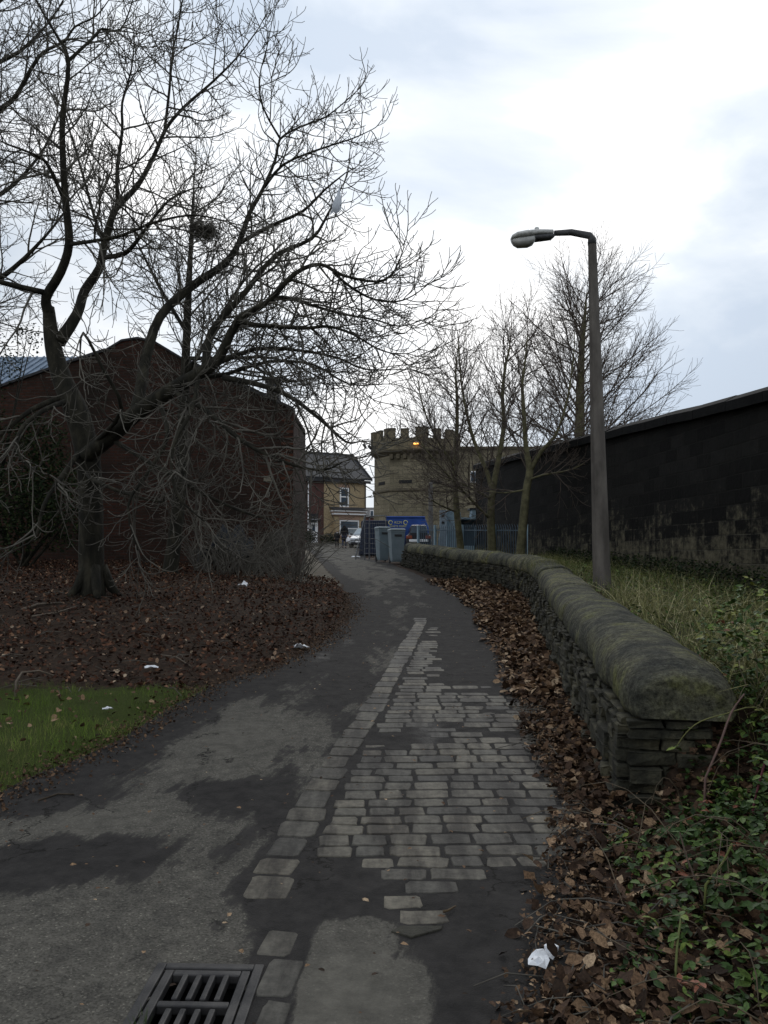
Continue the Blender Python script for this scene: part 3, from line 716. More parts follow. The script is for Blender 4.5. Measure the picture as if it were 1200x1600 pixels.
# ---------------------------------------------------------------- big dark boundary wall on the right
def lerp(a, b, t): return a + (b - a) * t
def soot_mat():
    """soot-black ashlar; towards the foot some blocks have weathered clean, and pale joints show"""
    m, nt, b = base_mat("sooty_ashlar"); L = nt.links
    uv = nt.nodes.new("ShaderNodeUVMap"); uv.uv_map = "UVMap"
    nd = node(nt, "ShaderNodeTexNoise", Scale=1.1, Detail=4); L.new(uv.outputs[0], nd.inputs['Vector'])
    sca = node(nt, "ShaderNodeVectorMath", operation='SCALE'); sca.inputs['Scale'].default_value = .07; L.new(nd.outputs['Color'], sca.inputs[0])
    add = node(nt, "ShaderNodeVectorMath", operation='ADD'); L.new(uv.outputs[0], add.inputs[0]); L.new(sca.outputs[0], add.inputs[1])
    br = nt.nodes.new("ShaderNodeTexBrick")
    for k, v in (('Scale', 1.0), ('Brick Width', .56), ('Row Height', .27), ('Mortar Size', .014), ('Mortar Smooth', .4), ('Bias', 0.0)): br.inputs[k].default_value = v
    br.inputs['Color1'].default_value = (0, 0, 0, 1); br.inputs['Color2'].default_value = (1, 1, 1, 1); br.inputs['Mortar'].default_value = (.5, .5, .5, 1)
    L.new(add.outputs[0], br.inputs['Vector'])
    n1 = node(nt, "ShaderNodeTexNoise", Scale=5.5, Detail=10, Roughness=.75); L.new(uv.outputs[0], n1.inputs['Vector'])
    mp = nt.nodes.new("ShaderNodeMapping"); mp.inputs['Scale'].default_value = (3.5, .5, 1); L.new(uv.outputs[0], mp.inputs[0])
    n2 = node(nt, "ShaderNodeTexNoise", Scale=1.4, Detail=7, Roughness=.7); L.new(mp.outputs[0], n2.inputs['Vector'])
    sx = nt.nodes.new("ShaderNodeSeparateXYZ"); L.new(uv.outputs[0], sx.inputs[0])
    mr = nt.nodes.new("ShaderNodeMapRange"); mr.inputs['From Min'].default_value = 1.0; mr.inputs['From Max'].default_value = 3.6; mr.inputs['To Min'].default_value = .30; mr.inputs['To Max'].default_value = -.22
    L.new(sx.outputs['Y'], mr.inputs['Value'])
    def ma(a, k, c):
        q = node(nt, "ShaderNodeMath", operation='MULTIPLY_ADD'); q.inputs[1].default_value = k; L.new(a, q.inputs[0])
        if c is None: q.inputs[2].default_value = 0
        else: L.new(c, q.inputs[2])
        return q.outputs[0]
    sep = nt.nodes.new("ShaderNodeSeparateColor"); L.new(br.outputs['Color'], sep.inputs[0])
    t = ma(sep.outputs[0], .2, ma(n1.outputs[0], .75, ma(n2.outputs[0], .55, mr.outputs[0])))
    fac = ramp(nt, [(.98, (0, 0, 0)), (1.0, (.0, .0, .0))]); fac.color_ramp.elements[0].position = .76; fac.color_ramp.elements[1].position = .93; fac.color_ramp.elements[1].color = (1, 1, 1, 1)
    L.new(t, fac.inputs[0])
    dark = ramp(nt, [(.2, (.005, .005, .0048)), (.8, (.016, .015, .0135))]); L.new(n1.outputs[0], dark.inputs[0])
    dk = node(nt, "ShaderNodeMixRGB", blend_type='MULTIPLY', Fac=1.0); vr = ramp(nt, [(0, (.6,) * 3), (1, (1.5,) * 3)]); L.new(sep.outputs[0], vr.inputs[0]); L.new(dark.outputs[0], dk.inputs[1]); L.new(vr.outputs[0], dk.inputs[2])
    lite = ramp(nt, [(.3, (.045, .040, .028)), (.55, (.10, .09, .062)), (.75, (.20, .18, .12))]); L.new(n1.outputs[0], lite.inputs[0])
    mx = nt.nodes.new("ShaderNodeMixRGB"); L.new(fac.outputs[0], mx.inputs[0]); L.new(dk.outputs[0], mx.inputs[1]); L.new(lite.outputs[0], mx.inputs[2])
    # joints: pale where the pointing survives
    jf = node(nt, "ShaderNodeMath", operation='MULTIPLY'); jr = ramp(nt, [(.86, (0.06,) * 3), (1.06, (.75,) * 3)]); jt = ma(n2.outputs[0], .8, ma(n1.outputs[0], .5, mr.outputs[0])); L.new(jt, jr.inputs[0]); jr.color_ramp.elements[0].position = .62; jr.color_ramp.elements[1].position = .92
    L.new(br.outputs['Fac'], jf.inputs[0]); L.new(jr.outputs[0], jf.inputs[1])
    mj = nt.nodes.new("ShaderNodeMixRGB"); L.new(jf.outputs[0], mj.inputs[0]); L.new(mx.outputs[0], mj.inputs[1]); mj.inputs[2].default_value = (.085, .08, .062, 1)
    L.new(mj.outputs[0], b.inputs['Base Color']); b.inputs['Roughness'].default_value = .9; b.inputs['Specular IOR Level'].default_value = .12
    h = ma(br.outputs['Fac'], -.9, ma(sep.outputs[0], .35, ma(n1.outputs[0], .9, None)))
    bp = node(nt, "ShaderNodeBump", Strength=1.0, Distance=.04); L.new(h, bp.inputs['Height']); L.new(bp.outputs[0], b.inputs['Normal'])
    return m
M_soot = soot_mat()
M_sootcap = noise_mat("sooty_coping", (.005, .005, .005), (.010, .010, .010), scale=3, bump=.4, rough=.85, spec=.1)
def big_wall():
    T = thing("boundary_wall", (6.46, 14, .9), "tall soot-black coursed stone boundary wall behind the verge", "wall")
    def px_(y): return 6.46 - .11 * (y - 14)
    def top(y): return 4.62 + (y - 14) * .0616
    Y0, Y1 = 4.0, 36.5
    th = 1.1
    m = MB()
    ys = np.linspace(Y0, Y1, 27)
    vs = []; fs = []
    for y in ys:
        x = px_(y)
        for (dx, z) in ((0, zl(y) - .6), (.06, top(y) - .3), (th, top(y) - .3), (th, zl(y) - .6)): vs.append((x + dx, y + dx * .11, float(z)))
    for k in range(len(ys) - 1): fs += [(k * 4 + i, k * 4 + (i + 1) % 4, k * 4 + 4 + (i + 1) % 4, k * 4 + 4 + i) for i in range(4)]
    n = len(vs); fs += [(3, 2, 1, 0), (n - 4, n - 3, n - 2, n - 1)]
    m.add(vs, fs).build("wall", M_soot, T, uv=True)
    c = MB(); y = Y0
    while y < Y1:
        l = min(random.uniform(.9, 1.3), Y1 - y + .001); vs = []
        for yy in (y + .008, y + l - .008):
            x = px_(yy); z = top(yy) + random.uniform(-.016, .016)
            for (dx, dz) in ((-.07, -.3), (-.07, -.12), (.15, .0), (th - .1, .02), (th + .07, -.12), (th + .07, -.3)): vs.append((x + dx, yy + dx * .11, z + dz))
        c.add(vs, [(i, (i + 1) % 6, 6 + (i + 1) % 6, 6 + i) for i in range(6)] + [(5, 4, 3, 2, 1, 0), (6, 7, 8, 9, 10, 11)]); y += l
    c.build("coping", M_sootcap, T)
big_wall()
# small finial at the frame edge
def finial():
    p = at(1199, 598, 14.0); m = MB()
    m.lathe((6.75, 14.05, 4.63), [(.05, -.02), (.10, 0), (.10, .05), (.05, .08), (.09, .13), (.06, .2), (.01, .22)], 10)
    o = m.build("finial", noise_mat("finial_stone", (.08, .05, .04), (.16, .10, .08), scale=20), None, flat=False)
    tag(o, "small round finial on top of the black boundary wall", "finial")
finial()

# ---------------------------------------------------------------- street lamp
def street_lamp():
    bx, by = 3.14, 12.0; zb = gzs(bx, by) - .3
    T = thing("street_lamp", (bx, by, zb), "tall concrete street lamp with a short arm and grey lantern", "street lamp")
    top = at(925, 372, 12.0); base = Vector((bx, by, zb))
    conc = noise_mat("concrete_column", (.07, .062, .055), (.15, .135, .12), scale=5, rough=.9, bump=.5, bscale=140, dist=.004, stretch=(1, 1, .35))
    m = MB(); m.path([base, lerp(base, top, .12), lerp(base, top, .55), top], [.135, .13, .10, .062], n=8); m.build("column", conc, T, bevel=.006)
    dark = noise_mat("lamp_bracket", (.035, .036, .038), (.07, .072, .075), scale=12, rough=.6, bump=.2)
    e = at(866, 366, 12.0)
    m = MB(); m.path([top + Vector((0, 0, -.10)), top + Vector((.0, 0, -.02)), top + Vector((-.03, 0, .035)), lerp(top, e, .55) + Vector((0, 0, .055)), e + Vector((0, 0, .015))], [.066, .064, .052, .048, .04], n=8); m.build("arm", dark, T, flat=False)
    # lantern: canopy, gear tray and bowl
    a = at(864, 366, 12.0); b = at(798, 372, 12.0); ax = (b - a); Ln = ax.length; ax.normalize(); up = Vector((0, 0, 1)); sd = Vector((0, 1, 0))
    up = (up - ax * up.dot(ax)).normalized()
    def sect(m, rows, mat, name):
        vs = []; fs = []; n = 14
        for (u, hw, zt, zb_) in rows:
            for k in range(n):
                q = 2 * math.pi * k / n; c, s = math.cos(q), math.sin(q)
                zc = (zt + zb_) / 2; hh = (zt - zb_) / 2
                vs.append(a + ax * (u * Ln) + sd * (hw * math.copysign(abs(c) ** .7, c)) + up * (zc + hh * math.copysign(abs(s) ** .7, s)))
        for i in range(len(rows) - 1):
            for k in range(n): fs.append((i * n + k, i * n + (k + 1) % n, (i + 1) * n + (k + 1) % n, (i + 1) * n + k))
        fs += [tuple(range(n)), tuple(range((len(rows) - 1) * n, len(rows) * n))]
        return m.add(vs, fs).build(name, mat, T, flat=False)
    grey = noise_mat("lantern_grey", (.34, .34, .33), (.68, .68, .66), scale=22, rough=.7, bump=.1)
    sect(MB(), [(0, .065, .06, -.0), (.3, .09, .075, .0), (.6, .12, .075, -.01), (.85, .115, .06, -.015), (.97, .08, .03, -.03), (1.0, .04, .0, -.035)], grey, "canopy")
    sect(MB(), [(-.03, .04, .0, -.04), (.05, .075, -.0, -.075), (.25, .08, -.0, -.08), (.45, .09, -.002, -.08)], dark, "gear_tray")
    bowl = noise_mat("lamp_bowl", (.22, .22, .21), (.36, .36, .34), scale=9, rough=.25, bump=.0, spec=.6)
    sect(MB(), [(.44, .08, -.003, -.08), (.5, .10, -.01, -.13), (.62, .105, -.015, -.155), (.85, .095, -.02, -.15), (.95, .07, -.025, -.11), (1.0, .03, -.03, -.06)], bowl, "bowl")
    m = MB(); q = a + ax * (.37 * Ln) + up * .065; m.lathe(q, [(.045, -.01), (.045, .012), (.035, .02), (.035, .05), (.02, .062)], 10); m.build("photocell", grey, T, flat=False)
street_lamp()

# ---------------------------------------------------------------- brick building behind the tree
M_redbrick = brick_mat("dark_red_brick", (.062, .024, .016), (.036, .020, .014), (.040, .033, .027), .225, .078, .011, stain=(.018, .014, .011), stain_lo=.42, stain_hi=.68, stain_scale=.55, bump=.5)
M_slate = brick_mat("slate_roof", (.042, .045, .052), (.03, .032, .037), (.02, .02, .022), .3, .22, .008, bump=.4, rough=.6)
M_lead = noise_mat("dark_trim", (.02, .02, .022), (.05, .05, .055), scale=4, rough=.7, bump=.2)
def brick_building():
    d = 22.0
    T = thing("brick_building", (at(240, 885, d).x, d, 1.4), "soot-darkened red brick gable building behind the bare tree", "building")
    pxs = [(-120, 690), (0, 606), (110, 567), (165, 549), (190, 534), (215, 530), (240, 535), (285, 562), (459, 641)]
    top = [at(x, y, d) for x, y in pxs]
    x0, x1 = top[0].x, top[-1].x
    poly = [Vector((x0, d, .6)), Vector((x1, d, .6))] + list(reversed(top))
    MB().prism(poly, (0, .35, 0)).build("gable_wall", M_redbrick, T, uv=True)
    L_ = 3.0
    m = MB(); m.box((x1 - .16, d + .35 + L_ / 2, (top[-1].z + .4) / 2), (.32, L_, top[-1].z - .4 - .02)); m.build("side_wall", M_redbrick, T, uv=True)
    m = MB(); m.box(((x0 + x1) / 2, d + L_ + .35, 2.8), (x1 - x0, .3, 4.2)); m.build("rear_wall", M_redbrick, T, uv=True)
    # roof slopes, just under the parapet line
    r = MB()
    rp = [Vector((p.x, d + .36, p.z - .10)) for p in top]
    r.prism(rp + [p - Vector((0, 0, .12)) for p in reversed(rp)], (0, L_, 0)); r.build("roof", M_slate, T, uv=True)
    # verge: a raised course of dark coping along the gable top
    c = MB(); 
    for a, b in zip(top[:-1], top[1:]):
        if a.x < at(160, 0, d).x or a.x > at(280, 0, d).x: c.prism([a + Vector((0, -.06, .003)), b + Vector((0, -.06, .003)), b + Vector((0, -.06, .075)), a + Vector((0, -.06, .075))], (0, .5, 0))
        else: c.prism([a + Vector((0, -.04, .003)), b + Vector((0, -.04, .003)), b + Vector((0, -.04, .06)), a + Vector((0, -.04, .06))], (0, .43, 0))
    c.build("verge_coping", M_lead, T)
    q = at(428, 612, d + 2.0)
    ch = MB(); ch.box((q.x, d + 2.0, q.z - .25), (.36, .5, 1.0)); ch.box((q.x, d + 2.0, q.z + .27), (.42, .56, .06)); ch.build("chimney", M_lead, T)
    # patched cement render low on the right, and a pale plaque
    rr = noise_mat("cement_render", (.03, .024, .02), (.075, .07, .062), scale=3.5, bump=.3)
    a = at(430, 870, d); b = at(462, 800, d)
    pl = [(418, 880), (440, 886), (452, 880), (456, 840), (453, 806), (446, 812), (440, 830), (428, 826), (416, 842)]
    MB().prism([at(x, y, d - .004) for x, y in pl], (0, -.012, 0)).build("cement_patch", rr, T)
    m = MB(); m.box(at(418, 748, d - .02), (.20, .03, .14)); m.build("vent_plate", noise_mat("pale_plate", (.12, .11, .08), (.22, .2, .15), scale=12), T)
    # brick strips at the lit corner, the light put into their brighter colour
    m = MB()
    for k in range(28):
        z = 1.2 + k * .156; m.box((x1 - (.17 if k % 2 else .12), d - .006, z), (.32 if k % 2 else .22, .012, .07))
    m.build("lit_corner_strip", brick_mat("lit_edge_brick", (.10, .038, .022), (.07, .03, .02), (.05, .042, .035), .22, .156, .006), T, uv=True)
brick_building()

def shed():
    d = 31.0
    T = thing("metal_shed", (-13.5, d, 2), "blue-grey metal roofed shed behind the brick gable at left", "shed")
    M_b = noise_mat("blue_sheet", (.10, .15, .22), (.17, .23, .31), scale=1.5, rough=.5, bump=.0)
    a, b = at(-90, 640, d), at(76, 566, d)
    m = MB(); m.prism([Vector((a.x, d, 8.2)), Vector((b.x, d, 8.2)), Vector((b.x, d + 4, 10.3)), Vector((a.x, d + 4, 10.3))], (0, 0, .08))
    for k in range(14):
        x = lerp(a.x, b.x, k / 13.2) + .05; m.prism([Vector((x, d - .02, 8.285)), Vector((x + .06, d - .02, 8.285)), Vector((x + .06, d + 3.9, 10.36)), Vector((x, d + 3.9, 10.36))], (0, 0, .04))
    m.build("roof", M_b, T)
    m = MB(); m.box(((a.x + b.x) / 2, d + 2, 5.0), (b.x - a.x - .2, 3.8, 6.35)); m.build("wall", M_redbrick, T, uv=True)
    m = MB(); m.box(((a.x + b.x) / 2, d - .06, 8.12), (b.x - a.x, .12, .12)); m.build("gutter", plain("white_gutter", (.5, .55, .6)), T)
shed()

# ---------------------------------------------------------------- terraced houses at the top of the lane
M_yellow = brick_mat("buff_brick", (.50, .39, .235), (.40, .30, .175), (.36, .31, .23), .24, .08, .01, stain=(.30, .22, .13), stain_lo=.5, stain_hi=.75, stain_scale=.9, bump=.2)
M_plum = brick_mat("plum_brick", (.135, .066, .058), (.10, .052, .048), (.09, .06, .05), .24, .08, .01, bump=.2)
M_white = plain("white_paint", (.84, .85, .87), rough=.4, var=.06)
M_pinkstone = noise_mat("pink_lintel", (.30, .20, .15), (.40, .28, .21), scale=6, bump=.1)
def glass_mat(name, c):
    return noise_mat(name, c, tuple(x * 2.2 for x in c), scale=.9, rough=.12, bump=0, spec=.6)
M_glass = glass_mat("window_glass", (.03, .045, .065)); M_net = noise_mat("net_curtain", (.16, .20, .23), (.35, .40, .43), scale=5, rough=.6, bump=0)
HPH = math.radians(30); HO = Vector((-5.5, 76.0, 3.35))
def HM(): return Matrix.Translation(HO) @ Matrix.Rotation(HPH, 4, 'Z')
def hbox(m, x0, x1, y0, y1, z0, z1): return m.box(((x0 + x1) / 2, (y0 + y1) / 2, (z0 + z1) / 2), (x1 - x0, y1 - y0, z1 - z0), HM())
def window(T, x0, x1, z0, z1, y, mid, name="window", low=None, arch=True):
    f = MB(); w = .12
    hbox(f, x0, x0 + w, y - .05, y + .05, z0, z1); hbox(f, x1 - w, x1, y - .05, y + .05, z0, z1)
    hbox(f, x0 + w, x1 - w, y - .049, y + .05, z0, z0 + w); hbox(f, x0 + w, x1 - w, y - .049, y + .05, z1 - w, z1)
    hbox(f, x0 + w, x1 - w, y - .055, y + .05, mid - .05, mid + .05)
    W = f.build(name, M_white, T)
    g = MB(); hbox(g, x0 + w, x1 - w, y - .02, y + .02, mid + .05, z1 - w); g.build("upper_pane", M_glass, W)
    g = MB(); hbox(g, x0 + w, x1 - w, y - .02, y + .02, z0 + w, mid - .05); g.build("lower_pane", low or M_glass, W)
    s = MB(); hbox(s, x0 - .12, x1 + .12, y - .12, y + .05, z0 - .14, z0 - .003); s.build("sill", M_pinkstone, W)
def roof_part(T, x0, x1, over):
    m = MB(); e, R, h = -.35, 3.6, 2.75
    P = lambda x, y, z: HM() @ Vector((x, y, z))
    zE = 6.0
    m.prism([P(x0, e, zE), P(x1 + over, e, zE), P(x1 + over, R, zE + h), P(x0, R, zE + h)], (0, 0, .12))
    m.prism([P(x0, R, zE + h), P(x1 + over, R, zE + h), P(x1 + over, 2 * R - e, zE), P(x0, 2 * R - e, zE)], (0, 0, .12))
    m.build("roof", M_slate, T, uv=True)
    rd = MB(); rd.path([P(x0, R, zE + h + .1), P(x1 + over, R, zE + h + .1)], .11, 8); rd.build("ridge", M_lead, T)
    g = MB(); hbox(g, x0, x1 + over - .02, -.33, -.14, 5.72, 5.97); g.build("gutter", M_lead, T)
def yellow_house():
    T = thing("terraced_house", HO, "buff brick end-terrace house with slate roof and white windows", "house")
    W = 4.4
    m = MB(); P = lambda x, y, z: HM() @ Vector((x, y, z))
    m.prism([P(0, 0, -.5), P(W, 0, -.5), P(W, 0, 5.98), P(0, 0, 5.98)], HM().to_3x3() @ Vector((0, .3, 0)))
    m.prism([P(W, .3, -.5), P(W, 7.2, -.5), P(W, 7.2, 5.98), P(W, 3.6, 8.7), P(W, .3, 6.2)], HM().to_3x3() @ Vector((-.3, 0, 0)))
    m.build("wall", M_yellow, T, uv=True)
    roof_part(T, 0, W, .35)
    v = MB()
    for (ya, za, yb, zb) in ((-.42, 5.98, 3.6, 8.85), (3.6, 8.85, 7.6, 5.98)):
        v.prism([P(W + .36, ya, za - .05), P(W + .36, yb, zb - .05), P(W + .36, yb, zb + .2), P(W + .36, ya, za + .2)], HM().to_3x3() @ Vector((.1, 0, 0)))
    v.build("bargeboard", M_lead, T)
    window(T, 1.62, 2.55, 3.45, 5.25, -.01, 4.4)
    l = MB(); hbox(l, 1.5, 2.67, -.03, .1, 5.262, 5.55); l.build("lintel", M_pinkstone, T)
    # projecting bay with cornice
    B = MB(); y = -.45
    hbox(B, .95, 1.38, y, -.003, -.4, 2.55); hbox(B, 3.42, 3.85, y, -.003, -.4, 2.55); hbox(B, 1.383, 3.417, y, -.003, -.4, .62); hbox(B, 1.383, 3.417, y + .01, -.003, 2.29, 2.55)
    B.build("bay", M_yellow, T, uv=True)
    l = MB(); hbox(l, 1.3, 3.5, y - .03, y - .002, 2.23, 2.58); l.build("bay_lintel", M_pinkstone, T)
    window(T, 1.39, 3.41, .76, 2.22, y + .04, 1.45, low=M_net)
    c = MB(); hbox(c, .72, 4.02, y - .22, -.004, 2.70, 2.84); hbox(c, .6, 4.1, y - .34, -.004, 2.98, 3.10); c.build("cornice", M_white, T)
    c = MB(); hbox(c, .85, 3.92, y - .08, -.004, 2.585, 2.698); hbox(c, .75, 4.0, y - .16, -.004, 2.843, 2.977); c.build("cornice_recess_course", M_pinkstone, T)  # pink stone courses set back between the white bands
    c = MB(); c.prism([P(.55, y - .4, 3.104), P(4.15, y - .4, 3.104), P(4.15, -.004, 3.4), P(.55, -.004, 3.4)], (0, 0, .05)); c.build("bay_roof", M_lead, T)
    d = MB(); d.path([P(W - .12, -.08, 5.7), P(W - .12, -.08, 0)], .05, 6); d.build("downpipe", M_lead, T)
    a = MB(); q = P(W + .1, 3.2, 8.3); a.path([q, q + Vector((0, 0, 2.2))], .025, 5); a.build("aerial_pole", M_lead, T)
yellow_house()
def plum_house():
    T = thing("terraced_house", HM() @ Vector((-3, 0, 0)), "dark red brick terraced house with a white front door", "house")
    m = MB(); P = lambda x, y, z: HM() @ Vector((x, y, z))
    m.prism([P(-8, .02, -.5), P(-.003, .02, -.5), P(-.003, .02, 5.97), P(-8, .02, 5.97)], HM().to_3x3() @ Vector((0, .3, 0)))
    m.build("wall", M_plum, T, uv=True)
    roof_part(T, -8, -.004, 0)
    D = MB(); hbox(D, -1.45, -.62, -.03, .03, -.1, 2.25); D = D.build("door", M_white, T)
    g = MB(); hbox(g, -1.18, -.9, -.045, -.031, 1.15, 1.75); g.build("door_pane", M_glass, D)
    g = MB(); hbox(g, -1.32, -.75, -.045, -.031, 1.95, 2.1); g.build("fanlight", M_glass, D)
    g = MB(); g.cyl(HM() @ Vector((-.72, -.09, 1.0)), HM() @ Vector((-.72, -.03, 1.0)), .04); g.build("handle", M_lead, D)
    g = MB(); hbox(g, -1.5, -.57, -.02, .01, 2.27, 2.75); g.build("door_head", M_lead, T)
    c = MB(); hbox(c, -1.6, -.5, -.5, -.0, 2.12, 2.2); c.build("door_canopy", M_lead, T)
    d = MB(); d.path([P(-1.62, -.1, 5.75), P(-1.62, -.1, 0)], .055, 6); d.build("downpipe", M_white, T)
    d = MB(); d.path([P(-2.3, -.1, 2.2), P(-2.3, -.1, 0)], .06, 6); d.build("waste_pipe", M_white, T)
    window(T, -4.2, -3.1, 3.4, 5.2, 0.0, 4.3); window(T, -5.6, -3.0, .7, 2.3, 0.0, 1.5)
plum_house()
def far_house():
    d = 112.0; a, b = at(560, 790, d), at(596, 790, d)
    T = thing("far_house", ((a.x + b.x) / 2, d, 4.1), "distant dark red house in the gap beside the tower", "house")
    m = MB(); m.box(((a.x + b.x) / 2, d + 3, 5.9), (b.x - a.x, 6, 3.8)); m.build("wall", M_plum, T, uv=True)
    m = MB(); m.prism([Vector((a.x - .2, d - .3, 7.8)), Vector((a.x - .2, d + 6.3, 7.8)), Vector((a.x - .2, d + 3, 9.3))], (b.x - a.x + .4, 0, 0)); m.build("roof", M_slate, T, uv=True)
    q = at(581, 803, d); m = MB(); m.box((q.x, d - .03, q.z), (.5, .06, 1.0)); w = m.build("window", M_white, T)
    m = MB(); m.box((q.x, d - .07, q.z), (.36, .02, .8)); m.build("pane", M_glass, w)
far_house()

# ---------------------------------------------------------------- crenellated gatehouse tower
M_ash = brick_mat("tower_ashlar", (.245, .215, .15), (.165, .145, .10), (.09, .08, .06), .75, .33, .012, stain=(.085, .074, .052), stain_lo=.50, stain_hi=.72, stain_scale=.45, bump=.5)
M_ashtop = brick_mat("parapet_ashlar", (.225, .19, .125), (.14, .12, .08), (.08, .07, .05), .7, .3, .012, stain=(.03, .028, .022), stain_lo=.48, stain_hi=.68, stain_scale=.6, bump=.5)
M_trimstone = noise_mat("weathered_trim", (.055, .048, .034), (.12, .10, .065), scale=2.5, bump=.4)
TC = Vector((2.62, 68.0, 0)); TA0 = math.radians(-39.5)
def oct_pt(R, k, z): a = TA0 + k * math.pi / 4; return Vector((TC.x + R * math.sin(a), TC.y - R * math.cos(a), z))
def tower():
    zb, zs, zp, zt, zm = 2.7, 7.25, 10.1, 11.42, 12.15
    T = thing("castle_tower", (TC.x, TC.y, zb), "buff sandstone octagonal tower with battlements beyond the trees", "tower")
    R = 3.42
    MB().lathe((TC.x, TC.y, 0), [(R + .05, zb), (R + .05, zs - .06)], 8, TA0).build("lower_stage", M_ash, T, uv=True)
    MB().lathe((TC.x, TC.y, 0), [(R, zs + .2), (R, zp - .02)], 8, TA0).build("upper_stage", M_ash, T, uv=True)
    MB().lathe((TC.x, TC.y, 0), [(R + .05, zs - .057), (R + .16, zs), (R + .16, zs + .1), (R - .02, zs + .26)], 8, TA0).build("string_course", M_trimstone, T)
    MB().lathe((TC.x, TC.y, 0), [(R - .1, zp), (R + .3, zp + .28), (R + .36, zp + .34), (R + .36, zp + .44)], 8, TA0).build("corbel_table", M_trimstone, T)
    for k in range(8):
        for j in range(5):
            a, b = oct_pt(R + .16, k, zp - .02), oct_pt(R + .16, k + 1, zp - .02); p = lerp(a, b, (j + .5) / 5)
            ang = TA0 + (k + .5) * math.pi / 4
            m = MB(); m.box((p.x, p.y, zp - .12), (.26, .34, .36), rz=ang)
            if -2 < math.degrees(ang) / 45 < 3: m.build("corbel", M_trimstone, T)
    R2 = R + .30
    # parapet drum with an open top
    p = MB(); vs = []; fs = []
    for (r, z) in ((R2, zp + .443), (R2, zt), (R2 - .28, zt), (R2 - .28, zp + .6)):
        vs += [oct_pt(r, k, z) for k in range(8)]
    for i in range(3):
        for k in range(8): fs.append((i * 8 + k, i * 8 + (k + 1) % 8, (i + 1) * 8 + (k + 1) % 8, (i + 1) * 8 + k))
    fs.append(tuple(range(24, 32)))
    p.add(vs, fs).build("parapet", M_ashtop, T, uv=True)
    def merlon(pts_o, pts_i):
        m = MB(); h = zm - zt + random.uniform(-.05, .04)
        m.prism(pts_o + list(reversed(pts_i)), (0, 0, h - .06)); 
        me_ = m.build("merlon", M_ashtop, T, uv=True)
        cx = sum((q for q in pts_o + pts_i), Vector()) / (len(pts_o) * 2)
        c = MB(); ex = [cx + (q - cx) * 1.05 + Vector((0, 0, h - .055)) for q in pts_o + list(reversed(pts_i))]
        c.prism(ex, (0, 0, .12)); c.build("cap", M_trimstone, me_)
    for k in range(8):
        o = [oct_pt(R2, k - 1, zt + .002), oct_pt(R2, k, zt + .002), oct_pt(R2, k + 1, zt + .002)]
        i = [oct_pt(R2 - .28, k - 1, zt + .002), oct_pt(R2 - .28, k, zt + .002), oct_pt(R2 - .28, k + 1, zt + .002)]
        f = .195
        merlon([lerp(o[1], o[0], f), o[1], lerp(o[1], o[2], f)], [lerp(i[1], i[0], f), i[1], lerp(i[1], i[2], f)])
        merlon([lerp(o[1], o[2], .39), lerp(o[1], o[2], .61)], [lerp(i[1], i[2], .39), lerp(i[1], i[2], .61)])
    for k in (-1, 0, 1, 2):
        a, b = oct_pt(R, k, 0), oct_pt(R, k + 1, 0); ang = TA0 + (k + .5) * math.pi / 4; c = lerp(a, b, .5)
        m = MB(); m.box((c.x, c.y, 7.98), (1.05, .06, .26), rz=ang); m.build("slit_window", plain("slit_dark", (.012, .012, .012), rough=.9), T)  # dark box instead of a recess; the slit's inner shade is its colour
    # lighter repaired blocks round the slit
    q = at(626, 655, 68); m = MB(); m.path([Vector((q.x, 68, 11.3)), Vector((q.x, 68, at(626, 625, 68).z))], [.03, .012], 5); m.build("flagpole", M_lead, T)
    q = at(608, 668, 68); m = MB(); m.path([Vector((q.x, 68, 11.3)), Vector((q.x - .06, 68, at(608, 655, 68).z))], .012, 5); m.build("aerial", M_lead, T)
    # curtain wall running right from the tower
    C = thing("curtain_wall", (7.5, 66, 2.6), "sandstone curtain wall joining the tower behind the young trees", "wall")
    x0, x1 = TC.x + 2.2, at(850, 700, 66).x
    m = MB(); m.box(((x0 + x1) / 2, 66.6, 6.4), (x1 - x0, .9, 8.6)); m.build("wall", M_ash, C, uv=True)
    m = MB(); m.box(((x0 + x1) / 2, 66.55, 10.81), (x1 - x0, 1.15, .2)); m.build("coping", M_trimstone, C)
    a = at(735, 738, 66.1); b = at(762, 752, 66.1)
    m = MB(); m.box(((a.x + b.x) / 2, 66.12, (a.z + b.z) / 2), (b.x - a.x, .06, .9)); w = m.build("window", M_white, C)
    m = MB()
    for k in range(3): m.box((lerp(a.x, b.x, (k + .5) / 3), 66.07, (a.z + b.z) / 2), ((b.x - a.x) / 3 - .1, .04, .74))
    m.build("pane", M_glass, w)
tower()
def floodlight():
    p = at(650, 692, 64.35); T = thing("floodlight", p, "lit amber floodlight fixed to the tower parapet", "lamp")
    m = MB(); m.box(p + Vector((0, .08, .05)), (.42, .22, .13)); m.box(p + Vector((.25, .25, .2)), (.22, .25, .08)); m.build("housing", plain("lamp_housing", (.2, .2, .19)), T, bevel=.02)
    m = MB(); m.box(p + Vector((0, -.03, -.06)), (.38, .2, .09)); m.build("lens", plain("sodium_lens", (.9, .5, .15), emit=(1.0, .42, .08), estr=2.5), T, bevel=.02)
floodlight()
